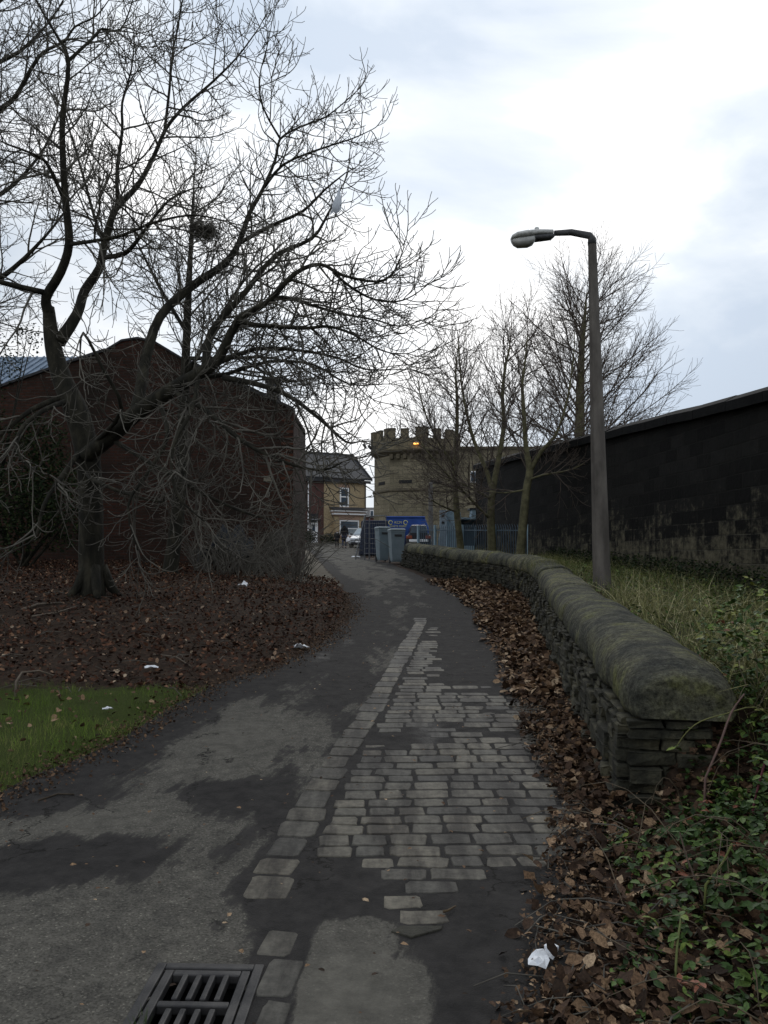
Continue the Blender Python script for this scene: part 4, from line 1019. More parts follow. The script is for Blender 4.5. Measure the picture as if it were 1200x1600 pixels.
def cctv():
    a = at(583, 688, 67.3); T = thing("security_camera", a, "pair of cameras hanging from a bracket at the tower's left edge", "camera")
    b = at(569, 687, 67.3); m = MB(); m.path([a + Vector((.15, .5, 0)), a, b], .035, 6); m.path([a + Vector((.15, .5, -.3)), at(577, 692, 67.3)], .03, 6); m.build("bracket", M_lead, T)
    for (x, y0, y1) in ((569, 687, 697), (577, 691, 699)):
        p, q = at(x, y0, 67.3), at(x, y1, 67.3); m = MB(); m.path([p, q + Vector((0, 0, .12))], .025, 6); m.path([q + Vector((-.13, -.1, .12)), q + Vector((-.02, -.05, .1)), q + Vector((.14, .05, -.14))], [.05, .12, .10], 8); m.build("camera_head", M_lead, T)
cctv()
for k, (yl, yr) in enumerate(((736, 736), (747, 746), (760, 758), (765, 764))):
    a, b = at(573, yl, 78), at(590, yr, 69); m = MB()
    pts = [lerp(a, b, t) - Vector((0, 0, .12 * 4 * t * (1 - t))) for t in np.linspace(0, 1, 8)]
    pts = [pts[0] + Vector((-.1 - .06 * k, .6, 0))] + pts + [pts[-1] + Vector((.3, .2, 0))]
    o = m.path(pts, .010, 4).build("overhead_cable", M_lead); tag(o, ["thin overhead cable, topmost between house and tower", "thin overhead cable, second down between house and tower", "thin overhead cable, third down between house and tower", "thin overhead cable, lowest between house and tower"][k], "cable", "cables strung between house and tower")
def post():
    b = Vector((at(673, 800, 46).x, 46, float(zl(46)))); t = at(673, 755, 46); m = MB()
    m.lathe((b.x, 46, 0), [(.16, b.z - .1), (.16, b.z + .8), (.145, b.z + .85), (.12, t.z - .1), (.12, t.z), (.03, t.z + .08)], 8)
    o = m.build("concrete_post", noise_mat("grey_post", (.085, .08, .075), (.13, .125, .12), scale=5), bevel=.01); tag(o, "plain grey concrete post standing before the tower", "post")
post()

# ---------------------------------------------------------------- yard: railings, machine, container, bins, cage
M_bluegrey = noise_mat("bluegrey_paint", (.18, .27, .33), (.28, .38, .45), scale=3, rough=.6, bump=.1)
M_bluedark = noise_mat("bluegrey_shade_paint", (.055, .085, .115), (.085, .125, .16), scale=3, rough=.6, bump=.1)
M_galv = noise_mat("galvanised", (.12, .13, .14), (.24, .25, .26), scale=30, rough=.5, metal=.5, bump=.0)
def railings():
    A = Vector((at(828, 870, 28.4).x, 28.4, 0)); B = Vector((at(655, 850, 34.5).x, 34.5, 0)); n_ = 52; H = 1.3
    L_ = (B - A).length; t = (B - A).normalized(); nn = Vector((-t.y, t.x, 0))
    T = thing("railings", (A.x, A.y, gzs(A.x, A.y)), "blue-grey steel railings with bent spike tops behind the low wall", "fence")
    zb = lambda p: float(zl(p.y)) + .1
    me = None
    ang = math.atan2(t.y, t.x)
    for k in range(n_):
        p = lerp(A, B, (k + .5) / n_)
        if me is None:
            m = MB(); m.path([(0, 0, 0), (0, 0, H - .16), (.02, .0, H - .08), (.10, -.02, H + .02)], [.016, .016, .016, .006], 5)
            o = m.build("pale", M_bluedark, T); me = o.data; o.matrix_parent_inverse = Matrix.Translation(-T.location)
        else:
            o = bpy.data.objects.new("pale", me); link(o, T)
        o.location = (p.x, p.y, zb(p)); o.rotation_euler = (0, 0, ang + random.uniform(-.1, .1))
    for h in (.18, H - .2):
        m = MB(); m.path([A + Vector((0, 0, zb(A) + h)), B + Vector((0, 0, zb(B) + h))], .028, 4); m.build("rail", M_bluedark, T)
    for q in (0, .27, .55, .82, 1.0):
        p = lerp(A, B, q); m = MB(); m.box((p.x + nn.x * .05, p.y + nn.y * .05, zb(p) + H / 2 - .05), (.08, .08, H + .1), rz=ang); m.build("post", M_bluegrey, T)
railings()
def compactor():
    d = 37.0; z0 = float(zl(d)) + .1
    T = thing("waste_compactor", (at(735, 850, d).x, d, z0), "blue-grey steel waste compactor with hopper and splayed legs behind railings", "machine")
    def X(px): return at(px, 830, d).x
    zt = at(690, 798, d).z
    def slab(pts, y, th, name, mat): return MB().prism([Vector((x, y, z)) for x, z in pts], (0, th, 0)).build(name, mat, T, bevel=.01)
    slab([(X(680), z0 - .1), (X(692), z0 - .1), (X(697), z0 + 1.0), (X(697), zt), (X(686), zt), (X(686), z0 + 1.0)], d - .5, .12, "side_frame", noise_mat("pale_bluegrey", (.2, .26, .31), (.28, .34, .4), scale=4, rough=.6))
    slab([(X(697.5), z0 - .1), (X(722), z0 - .1), (X(719), zt - .1), (X(714), zt), (X(697.5), zt)], d - .3, 1.2, "end_panel", M_bluegrey)
    m = MB(); m.box(((X(719) + X(786)) / 2, d + .5, (z0 + zt - .3) / 2 - .05), (X(786) - X(719) - .02, .2, zt - z0 - .2)); m.build("back_panel", M_bluedark, T)  # dark opening of the machine, its shade put into the panel's paint
    m = MB(); m.box(((X(719) + X(786)) / 2, d + .1, zt - .36), (X(786) - X(720), .9, .08)); m.build("top_plate", M_bluegrey, T)
    slab([(X(734), zt - .42), (X(764), zt - .42), (X(765), zt + .02), (X(736), zt + .02)], d - .6, 1.0, "hopper", M_bluegrey)
    m = MB(); m.box(((X(733) + X(766)) / 2, d - .1, zt + .05), (X(767) - X(732), 1.1, .06)); m.build("hopper_lid", M_lead, T)
    slab([(X(743), z0 - .1), (X(768), z0 - .1), (X(752), z0 + 1.0), (X(742), z0 + 1.35), (X(740), z0 + 1.0)], d - .4, .2, "splayed_leg", M_bluegrey)
    slab([(X(776), z0 - .1), (X(787), z0 - .1), (X(787), zt - .4), (X(781), zt - .4)], d - .35, .2, "rear_leg", M_bluegrey)
    m = MB()
    for k in range(2): m.box((X(691), d - .51, zt - .25 - .3 * k), (.12, .03, .1))
    m.build("slot", M_lead, T)
    m = MB(); m.box((X(712), d - .5, z0 + .7), (.03, .05, 1.5)); m.build("seam", M_galv, T)
    m = MB(); m.box((X(731), d - .2, z0 + .2), (.5, .5, .4)); m.build("motor_box", M_bluegrey, T, bevel=.02)
compactor()
M_skipblue = noise_mat("skip_blue", (.015, .055, .24), (.025, .08, .33), scale=2, rough=.5, bump=.1)
M_yellowpaint = plain("yellow_lettering", (.62, .58, .22), rough=.6)
def text(body, loc, size, parent, mat, name="lettering", rz=0.0):
    c = bpy.data.curves.new(name, 'FONT'); c.body = body; c.size = size; c.align_x = 'CENTER'; c.align_y = 'CENTER'; c.extrude = .003
    tmp = bpy.data.objects.new(name, c); me = bpy.data.meshes.new_from_object(tmp); bpy.data.objects.remove(tmp)
    me.materials.clear(); me.materials.append(mat); o = bpy.data.objects.new(name, me); link(o, parent)
    o.location = loc; o.rotation_euler = (math.pi / 2, 0, rz); return o
def container():
    d = 41.0; z0 = float(zl(d)) + .05
    T = thing("skip_container", (at(630, 840, d).x, d, z0), "bright blue steel skip with yellow lettering in front of the tower", "skip")
    zt = at(630, 808, d).z
    a, b = at(604, 820, d).x, at(664, 820, d).x; bb = at(671, 820, d).x
    zm = at(630, 828, d).z
    m = MB(); m.prism([Vector((a, d, z0 + .2)), Vector((bb - .25, d, z0 + .2)), Vector((bb, d, zm)), Vector((b, d, zt)), Vector((a - .02, d, zt))], (0, 2.0, 0)); B = m.build("body", M_skipblue, T, bevel=.03)
    m = MB(); m.path([Vector((a - .02, d - .03, zt)), Vector((b, d - .03, zt))], .04, 6); m.build("rim", M_skipblue, T)
    m = MB()
    for k in range(4): m.box((lerp(a, b, .08 + k * .3), d - .03, z0 + .7), (.08, .06, .9))
    m.build("rib", M_skipblue, T)
    cx = at(622, 815, d).x
    text("KCM", (cx, d - .012, at(622, 816.5, d).z), .17, B, M_yellowpaint)
    text("WASTE MGMT", (cx, d - .012, at(622, 822.5, d).z), .13, B, M_yellowpaint)
    for s in (-1, 1):
        m = MB(); q = Vector((cx + s * .37, d - .01, at(622, 816.5, d).z)); pts = [q + Vector((.10 * math.cos(u), 0, .10 * math.sin(u))) for u in np.linspace(0, 5.6, 12)]
        m.path(pts, .022, 4); m.build("emblem", M_yellowpaint, B)
    # the skip's left face as its own box, shade put into the dark blue
    T2 = thing("skip_shaded_end", (at(583, 850, 39).x, 39, z0), "shaded end of the blue skip, painted dark, behind the wire cage", "container")
    x0, x1 = at(563, 840, 40).x, at(606, 840, 40).x; dd = 39.0; z1 = at(590, 813, dd).z; zz = float(zl(dd)) + .05
    M_skip_shade = noise_mat("skip_shade_blue", (.012, .018, .04), (.022, .032, .065), scale=3, rough=.6)
    m = MB(); m.prism([Vector((x0 - .05, dd, zz)), Vector((x1, dd, zz)), Vector((x1, dd, z1)), Vector((x0 + .12, dd, z1))], (0, 1.7, 0)); m.build("body", M_skip_shade, T2, bevel=.03)
    m = MB()
    for k in range(6): m.box((lerp(x0 + .1, x1 - .1, k / 5), dd - .025, (zz + z1) / 2), (.07, .05, z1 - zz - .1))
    m.build("rib", M_skip_shade, T2)
container()
def parked_dark_car():
    d = 38.5; z0 = float(zl(d)) + .1; x0, x1 = at(634, 850, d).x, at(674, 850, d).x; xc = (x0 + x1) / 2
    T = thing("parked_car", (xc, d + 1, z0), "dark car with pale bumper parked behind the railings", "car")
    pr = [(-.95, .25), (.95, .25), (.98, .6), (.9, .85), (.7, .95), (.55, 1.35), (-.55, 1.35), (-.7, .95), (-.9, .85), (-.98, .6)]
    m = MB(); k = (x1 - x0) / 1.9
    m.prism([Vector((xc + x * k, d, z0 + z)) for x, z in pr], (0, 3.6, 0)); m.build("body", plain("dark_car_paint", (.014, .014, .02), rough=.25), T, bevel=.06)
    m = MB(); m.box((xc, d - .04, z0 + .62), (1.4 * k, .08, .12)); m.build("bumper", M_white, T, bevel=.02)
    m = MB(); m.prism([Vector((xc + x * k, d - .012, z0 + z)) for x, z in ((-.62, .98), (.62, .98), (.5, 1.28), (-.5, 1.28))], (0, .02, 0)); m.build("windscreen", M_glass, T)
    for s in (-1, 1):
        m = MB(); m.box((xc + s * .7 * k, d - .03, z0 + .78), (.28, .06, .14)); m.build("tail_lamp", plain("tail_red", (.25, .05, .02), rough=.3), T, bevel=.02)
        for yy in (.7, 2.9):
            m = MB(); m.cyl((xc + s * .92 * k, d + yy, z0 + .27), (xc + s * .72 * k, d + yy, z0 + .27), .3, n=16); m.build("wheel", plain("tyre", (.02, .02, .02), rough=.8), T)
parked_dark_car()
def bin_(px0, px1, pyt, d, rz, label):
    x0, x1 = at(px0, 870, d).x, at(px1, 870, d).x; w = x1 - x0; xc = (x0 + x1) / 2; z0 = float(zl(d)) + .02; h = at(px0, pyt, d).z - z0
    T = thing("wheelie_bin", (xc, d, z0), label, "bin", "grey bins at the end of the low wall")
    M = Matrix.Translation((xc, d, z0)) @ Matrix.Rotation(rz, 4, 'Z')
    m = MB(); 
    vs = []
    for (s, z) in ((.74, .05), (.80, .12), (1.0, h - .14), (1.04, h - .13), (1.04, h - .09)):
        for (a, b) in ((-1, -1), (1, -1), (1, 1), (-1, 1)): vs.append(M @ Vector((a * w / 2 * s * .96, b * w / 2 * s * 1.1, z)))
    fs = [(i * 4 + k, i * 4 + (k + 1) % 4, i * 4 + 4 + (k + 1) % 4, i * 4 + 4 + k) for i in range(4) for k in range(4)] + [(3, 2, 1, 0), (16, 17, 18, 19)]
    m.add(vs, fs).build("body", M_bin, T, bevel=.025)
    m = MB(); vs = []
    for (s, z, o) in ((1.05, h - .087, 0), (1.07, h - .05, 0), (.9, h, .02)):
        for (a, b) in ((-1, -1), (1, -1), (1, 1), (-1, 1)): vs.append(M @ Vector((a * w / 2 * s, b * w / 2 * s * 1.1 + o, z)))
    m.add(vs, [(i * 4 + k, i * 4 + (k + 1) % 4, i * 4 + 4 + (k + 1) % 4, i * 4 + 4 + k) for i in range(2) for k in range(4)] + [(3, 2, 1, 0), (8, 9, 10, 11)]).build("lid", M_binlid, T, bevel=.015)
    m = MB(); m.path([M @ Vector((-w * .4, w * .62, h - .08)), M @ Vector((-w * .4, w * .75, h - .05)), M @ Vector((w * .4, w * .75, h - .05)), M @ Vector((w * .4, w * .62, h - .08))], .02, 6); m.build("handle", M_lead, T)
    for s in (-1, 1):
        m = MB(); m.cyl(M @ Vector((s * w * .42, w * .45, .1)), M @ Vector((s * w * .34, w * .45, .1)), .1, n=12); m.build("wheel", M_lead, T)
    m = MB(); m.box((0, -w * .56, h - .25), (w * .5, .02, .07), M); m.build("grip", M_lead, T)
M_bin = noise_mat("bin_grey", (.15, .20, .225), (.215, .265, .295), scale=3, rough=.55, bump=.05)
M_binlid = noise_mat("bin_lid", (.13, .17, .185), (.19, .23, .25), scale=5, rough=.5, bump=.05)
bin_(588, 607, 823, 31.0, .35, "pale grey wheelie bin, the one further from the wall end")
bin_(608, 631, 826, 29.6, .2, "green-grey wheelie bin right at the end of the low wall")
def cage():
    d = 33.0; T = thing("wire_cage", (at(580, 865, d).x, d, float(zl(d))), "galvanised wire mesh panel cage by the lane edge", "cage")
    z0 = float(zl(d)) + .02
    A, B, C, D = at(556, 866, d - .6), at(570, 866, d), at(603, 866, d + .2), at(571, 866, d + 1.6)
    zt = at(566, 805, d).z
    for p in (A, B, C): p.z = z0
    def post_(p, zt_): m = MB(); m.path([p, Vector((p.x, p.y, zt_))], .022, 6); m.build("post", M_galv, T)
    post_(B, zt); post_(C, at(600, 804, d).z); post_(A, z0 + .2); post_(Vector((B.x + .18, B.y + .05, z0)), zt - .1)
    m = MB(); m.path([Vector((B.x, B.y, zt)), lerp(Vector((B.x, B.y, zt)), Vector((C.x, C.y, zt)), .3) + Vector((0, 0, -.04)), Vector((C.x - .08, C.y, zt)), Vector((C.x, C.y, zt - .1))], .018, 6); m.build("top_rail", M_galv, T)
    m = MB(); m.path([Vector((A.x, A.y, z0 + .2)), Vector((B.x, B.y, zt))], .018, 6); m.build("brace", M_galv, T)
    w = MB()
    for k in range(12):
        p = lerp(B, C, k / 11); w.path([p + Vector((0, 0, .05)), Vector((p.x, p.y, zt - .25))], .004, 3)
    for k in range(8):
        z = z0 + .05 + k * .2; w.path([Vector((B.x, B.y, z)), Vector((C.x, C.y, z))], .004, 3)
    for k in range(1, 7):
        p = lerp(A, B, k / 7); w.path([p, Vector((p.x, p.y, lerp(z0 + .2, zt, k / 7)))], .004, 3)
        q = z0 + .2 + k * .2; u = (q - z0 - .2) / (zt - z0 - .2); w.path([lerp(Vector((A.x, A.y, q)), Vector((B.x, B.y, q)), u), Vector((B.x, B.y, q))], .004, 3)
    w.build("wire_mesh", M_galv, T)
cage()
def silver_car():
    d = 58.0; z0 = float(zl(d)) + .02; xc = at(561, 850, d).x
    T = thing("parked_car", (xc, d + 2, z0), "silver-white hatchback facing down the lane beyond the cage", "car")
    M = Matrix.Translation((xc, d, z0)) @ Matrix.Rotation(math.radians(-14), 4, 'Z')
    # body: cross-sections along its length (front at y=0)
    rows = [(0.0, .62, .30, .52), (.10, .78, .24, .66), (.5, .83, .22, .80), (1.15, .86, .22, .92), (2.6, .87, .22, .96), (3.7, .85, .24, .95), (4.05, .78, .30, .80)]
    vs = []; n = 8
    for (y, hw, zb, zt) in rows:
        for (a, b) in ((-.92, 0), (.92, 0), (1, .25), (1, .7), (.86, 1), (-.86, 1), (-1, .7), (-1, .25)): vs.append(M @ Vector((a * hw, y, lerp(zb, zt, b))))
    fs = [(i * n + k, i * n + (k + 1) % n, (i + 1) * n + (k + 1) % n, (i + 1) * n + k) for i in range(len(rows) - 1) for k in range(n)] + [tuple(range(n - 1, -1, -1)), tuple(range((len(rows) - 1) * n, len(rows) * n))]
    paint = plain("silver_paint", (.42, .45, .48), rough=.3, var=.04)
    MB().add(vs, fs).build("body", paint, T, bevel=.03)
    def q(lst): return [M @ Vector(p) for p in lst]
    c = [(-.76, 1.0, .9), (.76, 1.0, .9), (.60, 1.75, 1.42), (-.60, 1.75, 1.42), (-.62, 3.2, 1.45), (.62, 3.2, 1.45), (.74, 3.95, .92), (-.74, 3.95, .92)]
    MB().add(q(c), [(0, 1, 2, 3), (3, 2, 5, 4), (4, 5, 6, 7), (0, 3, 4, 7), (1, 6, 5, 2), (0, 7, 6, 1)]).build("cabin", paint, T, bevel=.03)
    g = plain("windscreen_glass", (.30, .36, .40), rough=.1, var=.15)
    MB().prism(q([(-.66, 1.08, .965), (.66, 1.08, .965), (.54, 1.70, 1.395), (-.54, 1.70, 1.395)]), M.to_3x3() @ Vector((0, -.02, .025))).build("windscreen", g, T)
    for s in (-1, 1):
        MB().prism(q([(s * .752, 1.35, .95), (s * .745, 3.5, .97), (s * .64, 3.15, 1.36), (s * .62, 1.9, 1.36)]), M.to_3x3() @ Vector((s * .02, 0, .006))).build("side_window", M_glass, T)
        m = MB(); m.box((s * .58, .03, .58), (.34, .12, .16), M); m.build("headlight", plain("headlamp_glass", (.5, .52, .55), rough=.15), T, bevel=.03)
        m = MB(); m.box((s * .92, 1.25, .98), (.16, .1, .12), M); m.build("mirror", M_lead, T, bevel=.03)
        for yy in (.75, 3.3):
            m = MB(); m.cyl(M @ Vector((s * .86, yy, .30)), M @ Vector((s * .68, yy, .30)), .31, n=18); w = m.build("wheel", plain("tyre_rubber", (.02, .02, .02), rough=.8), T)
            m = MB(); m.cyl(M @ Vector((s * .875, yy, .30)), M @ Vector((s * .82, yy, .30)), .19, n=12); m.build("rim", M_galv, w)
    m = MB(); m.box((0, -.015, .50), (.62, .08, .12), M); m.build("grille", M_lead, T)
    m = MB(); m.box((0, -.02, .32), (1.2, .1, .14), M); m.build("lower_bumper", M_lead, T, bevel=.02)
    m = MB(); m.box((0, -.068, .42), (.5, .015, .1), M); m.build("number_plate", M_white, T)
silver_car()

# ---------------------------------------------------------------- the two walkers
def skin_body(name, joints, edges, mat, T, sub=2):
    me = bpy.data.meshes.new(name); me.from_pydata([j[0] for j in joints], edges, []); me.update()
    o = bpy.data.objects.new(name, me); link(o, T); me.materials.append(mat)
    o.modifiers.new("skin", 'SKIN'); 
    for i, j in enumerate(joints):
        sv_ = me.skin_vertices[0].data[i]; r = j[1]; sv_.radius = (r, r) if not hasattr(r, '__len__') else r
    me.skin_vertices[0].data[0].use_root = True
    o.modifiers["skin"].use_smooth_shade = True
    s = o.modifiers.new("sub", 'SUBSURF'); s.levels = sub; s.render_levels = sub
    return o
M_coat = noise_mat("black_cloth", (.008, .008, .010), (.018, .018, .022), scale=9, rough=.95, bump=.2)
M_jean = noise_mat("blue_denim", (.025, .035, .075), (.05, .065, .12), scale=12, rough=.9, bump=.2)
M_skin = noise_mat("skin_tone", (.25, .15, .10), (.34, .21, .15), scale=8, rough=.6, bump=.0)
M_whitecloth = plain("white_cloth", (.7, .7, .72), rough=.9)
def person(px, py, d, H, label, child=False):
    x = at(px, py, d).x; z = float(zl(d)) + .008; s = H / 1.65
    T = thing("person", (x, d, z), label, "person", None)
    def P(a, b, c): return (x + a * s, d + b * s, z + c * s)
    J = [(P(0, 0, .92), .135 * s), (P(0, .01, 1.12), .13 * s), (P(0, .01, 1.32), .14 * s), (P(0, .0, 1.43), .055 * s), (P(0, -.02, 1.50), .085 * s), (P(0, -.03, 1.58), .085 * s),
         (P(-.09, 0, .84), .09 * s), (P(-.10, -.06, .48), .062 * s), (P(-.10, .04, .10), .042 * s), (P(-.105, -.10, .04), .036 * s),
         (P(.09, 0, .84), .09 * s), (P(.10, .04, .48), .062 * s), (P(.10, .16, .12), .042 * s), (P(.105, .04, .04), .036 * s),
         (P(-.17, .01, 1.36), .062 * s), (P(-.23, .03, 1.10), .048 * s), (P(-.25, -.05, .86), .036 * s), (P(-.25, -.08, .78), .028 * s),
         (P(.17, .01, 1.36), .062 * s), (P(.23, .02, 1.10), .048 * s), (P(.25, -.03, .86), .036 * s), (P(.25, -.05, .78), .028 * s)]
    E = [(0, 1), (1, 2), (2, 3), (3, 4), (4, 5), (0, 6), (6, 7), (7, 8), (8, 9), (0, 10), (10, 11), (11, 12), (12, 13), (2, 14), (14, 15), (15, 16), (16, 17), (2, 18), (18, 19), (19, 20), (20, 21)]
    skin_body("body", J, E, M_skin, T)
    # trousers, coat and sleeves follow the body a little proud of it
    skin_body("trousers", [(P(0, 0, .88), .15 * s), (P(-.09, 0, .80), .105 * s), (P(-.10, -.06, .48), .08 * s), (P(-.10, .04, .09), .062 * s), (P(.09, 0, .80), .105 * s), (P(.10, .04, .48), .08 * s), (P(.10, .15, .11), .062 * s)], [(0, 1), (1, 2), (2, 3), (0, 4), (4, 5), (5, 6)], M_jean if not child else M_coat, T)
    low = .46 if not child else .78
    skin_body("coat", [(P(0, .01, 1.08), (.19 * s, .155 * s)), (P(0, .01, .9), (.21 * s, .17 * s)), (P(0, .01, low), (.24 * s, .2 * s)), (P(0, .01, 1.30), (.2 * s, .155 * s)), (P(0, 0, 1.42), .085 * s),
                       (P(-.18, .01, 1.35), .085 * s), (P(-.235, .03, 1.10), .07 * s), (P(-.25, -.04, .89), .055 * s), (P(.18, .01, 1.35), .085 * s), (P(.235, .02, 1.10), .07 * s), (P(.25, -.02, .89), .055 * s)],
              [(0, 1), (1, 2), (0, 3), (3, 4), (3, 5), (5, 6), (6, 7), (3, 8), (8, 9), (9, 10)], M_coat, T)
    if child:
        skin_body("hair", [(P(0, .02, 1.60), .10 * s), (P(0, .045, 1.54), .095 * s)], [(0, 1)], M_coat, T)
        skin_body("scarf", [(P(-.06, -.07, 1.43), .045 * s), (P(.06, -.08, 1.43), .045 * s), (P(.10, .0, 1.44), .045 * s)], [(0, 1), (1, 2)], M_whitecloth, T)
    else:
        skin_body("headscarf", [(P(0, -.035, 1.60), .12 * s), (P(0, -.04, 1.50), .125 * s), (P(0, -.02, 1.38), .16 * s), (P(0, -.01, 1.2), .175 * s)], [(0, 1), (1, 2), (2, 3)], M_coat, T)
    sh = MB()
    for (a, b) in ((-.10, -.05), (.10, .08)):
        vs = []; 
        for (yy, w, h) in ((-.13, .03, .03), (-.08, .05, .055), (.02, .045, .09), (.09, .04, .08)):
            for (u, v) in ((-1, 0), (1, 0), (.8, 1), (-.8, 1)): vs.append(P(a + u * w, b + yy, .0 + v * h))
        sh.add(vs, [(i * 4 + k, i * 4 + (k + 1) % 4, i * 4 + 4 + (k + 1) % 4, i * 4 + 4 + k) for i in range(3) for k in range(4)] + [(3, 2, 1, 0), (12, 13, 14, 15)])
    sh.build("shoes", M_coat, T, flat=False)
    return x, z, s
xa, za, sa = person(538, 857, 57.0, 1.63, "adult in long black coat and headscarf with blue jeans walking")
xc_, zc_, sc_ = person(526.5, 857, 57.2, 1.22, "child in black jacket and white scarf beside the adult", True)
m = MB(); vs = []
bx, by, bz = xa + .27 * sa, 57.0 - .05, za + .36
for (w, t_, z_) in ((.10, .05, 0), (.15, .09, .06), (.14, .08, .28), (.06, .03, .40), (.03, .02, .44)):
    for (u, v) in ((-1, -1), (1, -1), (1, 1), (-1, 1)): vs.append((bx + u * w, by + v * t_, bz + z_))
o = m.add(vs, [(i * 4 + k, i * 4 + (k + 1) % 4, i * 4 + 4 + (k + 1) % 4, i * 4 + 4 + k) for i in range(4) for k in range(4)] + [(3, 2, 1, 0), (16, 17, 18, 19)]).build("carrier_bag", M_whitecloth, None, flat=False)
tag(o, "white carrier bag hanging from the adult's hand", "bag")

# ---------------------------------------------------------------- litter and sticks
def crumple(name, x, y, w, l, h, seed, label, z=None, cat="litter", mat=None, rz=0.0, group=None, n=9):
    r = np.random.default_rng(seed); z = (gzs(x, y) if z is None else z)
    u, v = np.meshgrid(np.linspace(-.5, .5, n), np.linspace(-.5, .5, n))
    hh = (fbm(u * 3.5 + seed, v * 3.5, seed, 2) ** 1.5) * h * 2.2 * (1.15 - np.abs(u) - .4 * np.abs(v)) + .004
    X = u * w * (1 - .25 * vnoise(v * 2.5, v * 0 + seed, seed)) ; Y = v * l * (1 - .3 * vnoise(u * 2.5, u * 0 + seed, seed + 1))
    c, s = math.cos(rz), math.sin(rz)
    V = np.stack([x + X * c - Y * s, y + X * s + Y * c, z + hh], -1)
    fl = []
    for i in range(n - 1):
        for j in range(n - 1): fl.append((i * n + j, i * n + j + 1, (i + 1) * n + j + 1, (i + 1) * n + j))
    o = mesh_np(name, V.reshape(-1, 3), np.array(fl), mat or M_paper, None, False)
    q = o.modifiers.new("thick", 'SOLIDIFY'); q.thickness = .003
    return tag(o, label, cat, group)
M_paper = noise_mat("white_paper", (.62, .64, .68), (.8, .82, .85), scale=8, rough=.7, bump=.2)
def gpt(px, py):
    """ground point under a photo pixel"""
    lo, hi = 1.5, 90.0
    for d in np.arange(1.5, 90, .05):
        p = at(px, py, d)
        if p.z <= gzs(p.x, p.y): return p.x, d
    return at(px, py, 60).x, 60.0
def paper(pts, d0, yref, label, bend):
    c = (sum(p[0] for p in pts) / len(pts), sum(p[1] for p in pts) / len(pts))
    P = [at(x, y, d0 + (yref - y) * .0026) for x, y in pts]; C = at(c[0], c[1], d0 + (yref - c[1]) * .0026) + Vector(bend)
    vs = [C] + [lerp(C, p, .55) + Vector(bend) * random.uniform(-1.0, .9) for p in P] + P; n = len(P)
    fs = [(0, 1 + i, 1 + (i + 1) % n) for i in range(n)] + [(1 + i, 1 + n + i, 1 + n + (i + 1) % n, 1 + (i + 1) % n) for i in range(n)]
    o = MB().add(vs, fs).build("paper_litter", M_paper, None, flat=True); q = o.modifiers.new("thick", 'SOLIDIFY'); q.thickness = .002
    tag(o, label, "litter")
x0_, y0_ = gpt(842, 1512)
paper([(825, 1498), (831, 1489), (838, 1483), (849, 1482), (855, 1491), (859, 1500), (853, 1514), (840, 1509), (825, 1507)], y0_ - .13, 1512, "larger creased white paper lying on dead leaves by the near lane edge", (.0, -.012, .012))
paper([(850, 1477), (859, 1472), (866, 1475), (873, 1479), (871, 1489), (864, 1500), (857, 1496), (851, 1485)], y0_ - .10, 1508, "smaller folded white paper tucked behind the creased sheet", (.003, -.010, .008))
x, y = gpt(470, 1014); crumple("plastic_wrapper", x, y, .2, .14, .06, 8, "white plastic wrapper at the muddy left lane edge")
x, y = gpt(236, 1051); crumple("paper_scrap", x, y, .15, .06, .02, 9, "thin white scrap above the grass on dead leaves", z=gzs(x, y) + .03)
x, y = gpt(168, 1118); crumple("paper_scrap", x, y, .09, .05, .02, 11, "small white scrap lying in the grass patch", z=gzs(x, y) + .04)
x, y = gpt(556, 871); crumple("paper_scrap", x, y, .4, .2, .06, 12, "white scrap by the wire cage foot")
x, y = gpt(380, 922); crumple("paper_scrap", x, y, .2, .2, .06, 13, "white scrap caught under the bush by the brick wall", z=gzs(x, y) + .06)
def stick(pts, r, label, col=(.16, .13, .10), name="fallen_stick"):
    m = MB(); m.path(pts, [r * (1 - .6 * i / len(pts)) for i in range(len(pts))], 6)
    o = m.build(name, noise_mat("dead_wood", tuple(c * .6 for c in col), col, scale=20, bump=.3), None, flat=False); return tag(o, label, "stick")
def gp3(px, py, h=0.015):
    x, y = gpt(px, py); return Vector((x, y, gzs(x, y) + h))
b = gp3(24, 1090, .0); stick([b, b + Vector((-.01, .03, .13)), b + Vector((.0, .12, .20)), b + Vector((.10, .25, .20)), b + Vector((.22, .3, .15))], .013, "pale hooked stick standing at the edge of the grass")
stick([gp3(34, 955), gp3(60, 948, .03), gp3(100, 944, .02)], .02, "pale broken branch lying on leaves left of the trunk")
stick([gp3(50, 965), gp3(85, 962, .03), gp3(118, 952, .03)], .014, "thin dark twig lying beside the tree's foot")
stick([gp3(240, 1026), gp3(275, 1030, .02), gp3(300, 1046, .02)], .008, "short dead twig on the leaf bank by the lane")
stick([gp3(692, 1438, .02), gp3(700, 1433, .025), gp3(712, 1425, .02)], .006, "small twig lying on the damp asphalt", (.1, .07, .04))
stick([gp3(60, 1254, .01), gp3(90, 1248, .014), gp3(116, 1245, .012)], .006, "thin twig at the grass margin of the lane", (.06, .045, .03))
x, y = gpt(650, 1462); m = MB(); z = float(zl(y)) + .004
m.prism([Vector((x - .10, y - .0, z)), Vector((x - .02, y - .05, z)), Vector((x + .1, y + .02, z)), Vector((x + .11, y + .05, z)), Vector((x - .06, y + .05, z))], (0, .0, .011))
o = m.build("loose_slab", noise_mat("damp_slab", (.022, .021, .016), (.05, .047, .036), scale=14, bump=.5), None, bevel=.004); tag(o, "flat greenish stone slab loose on the lane", "stone")

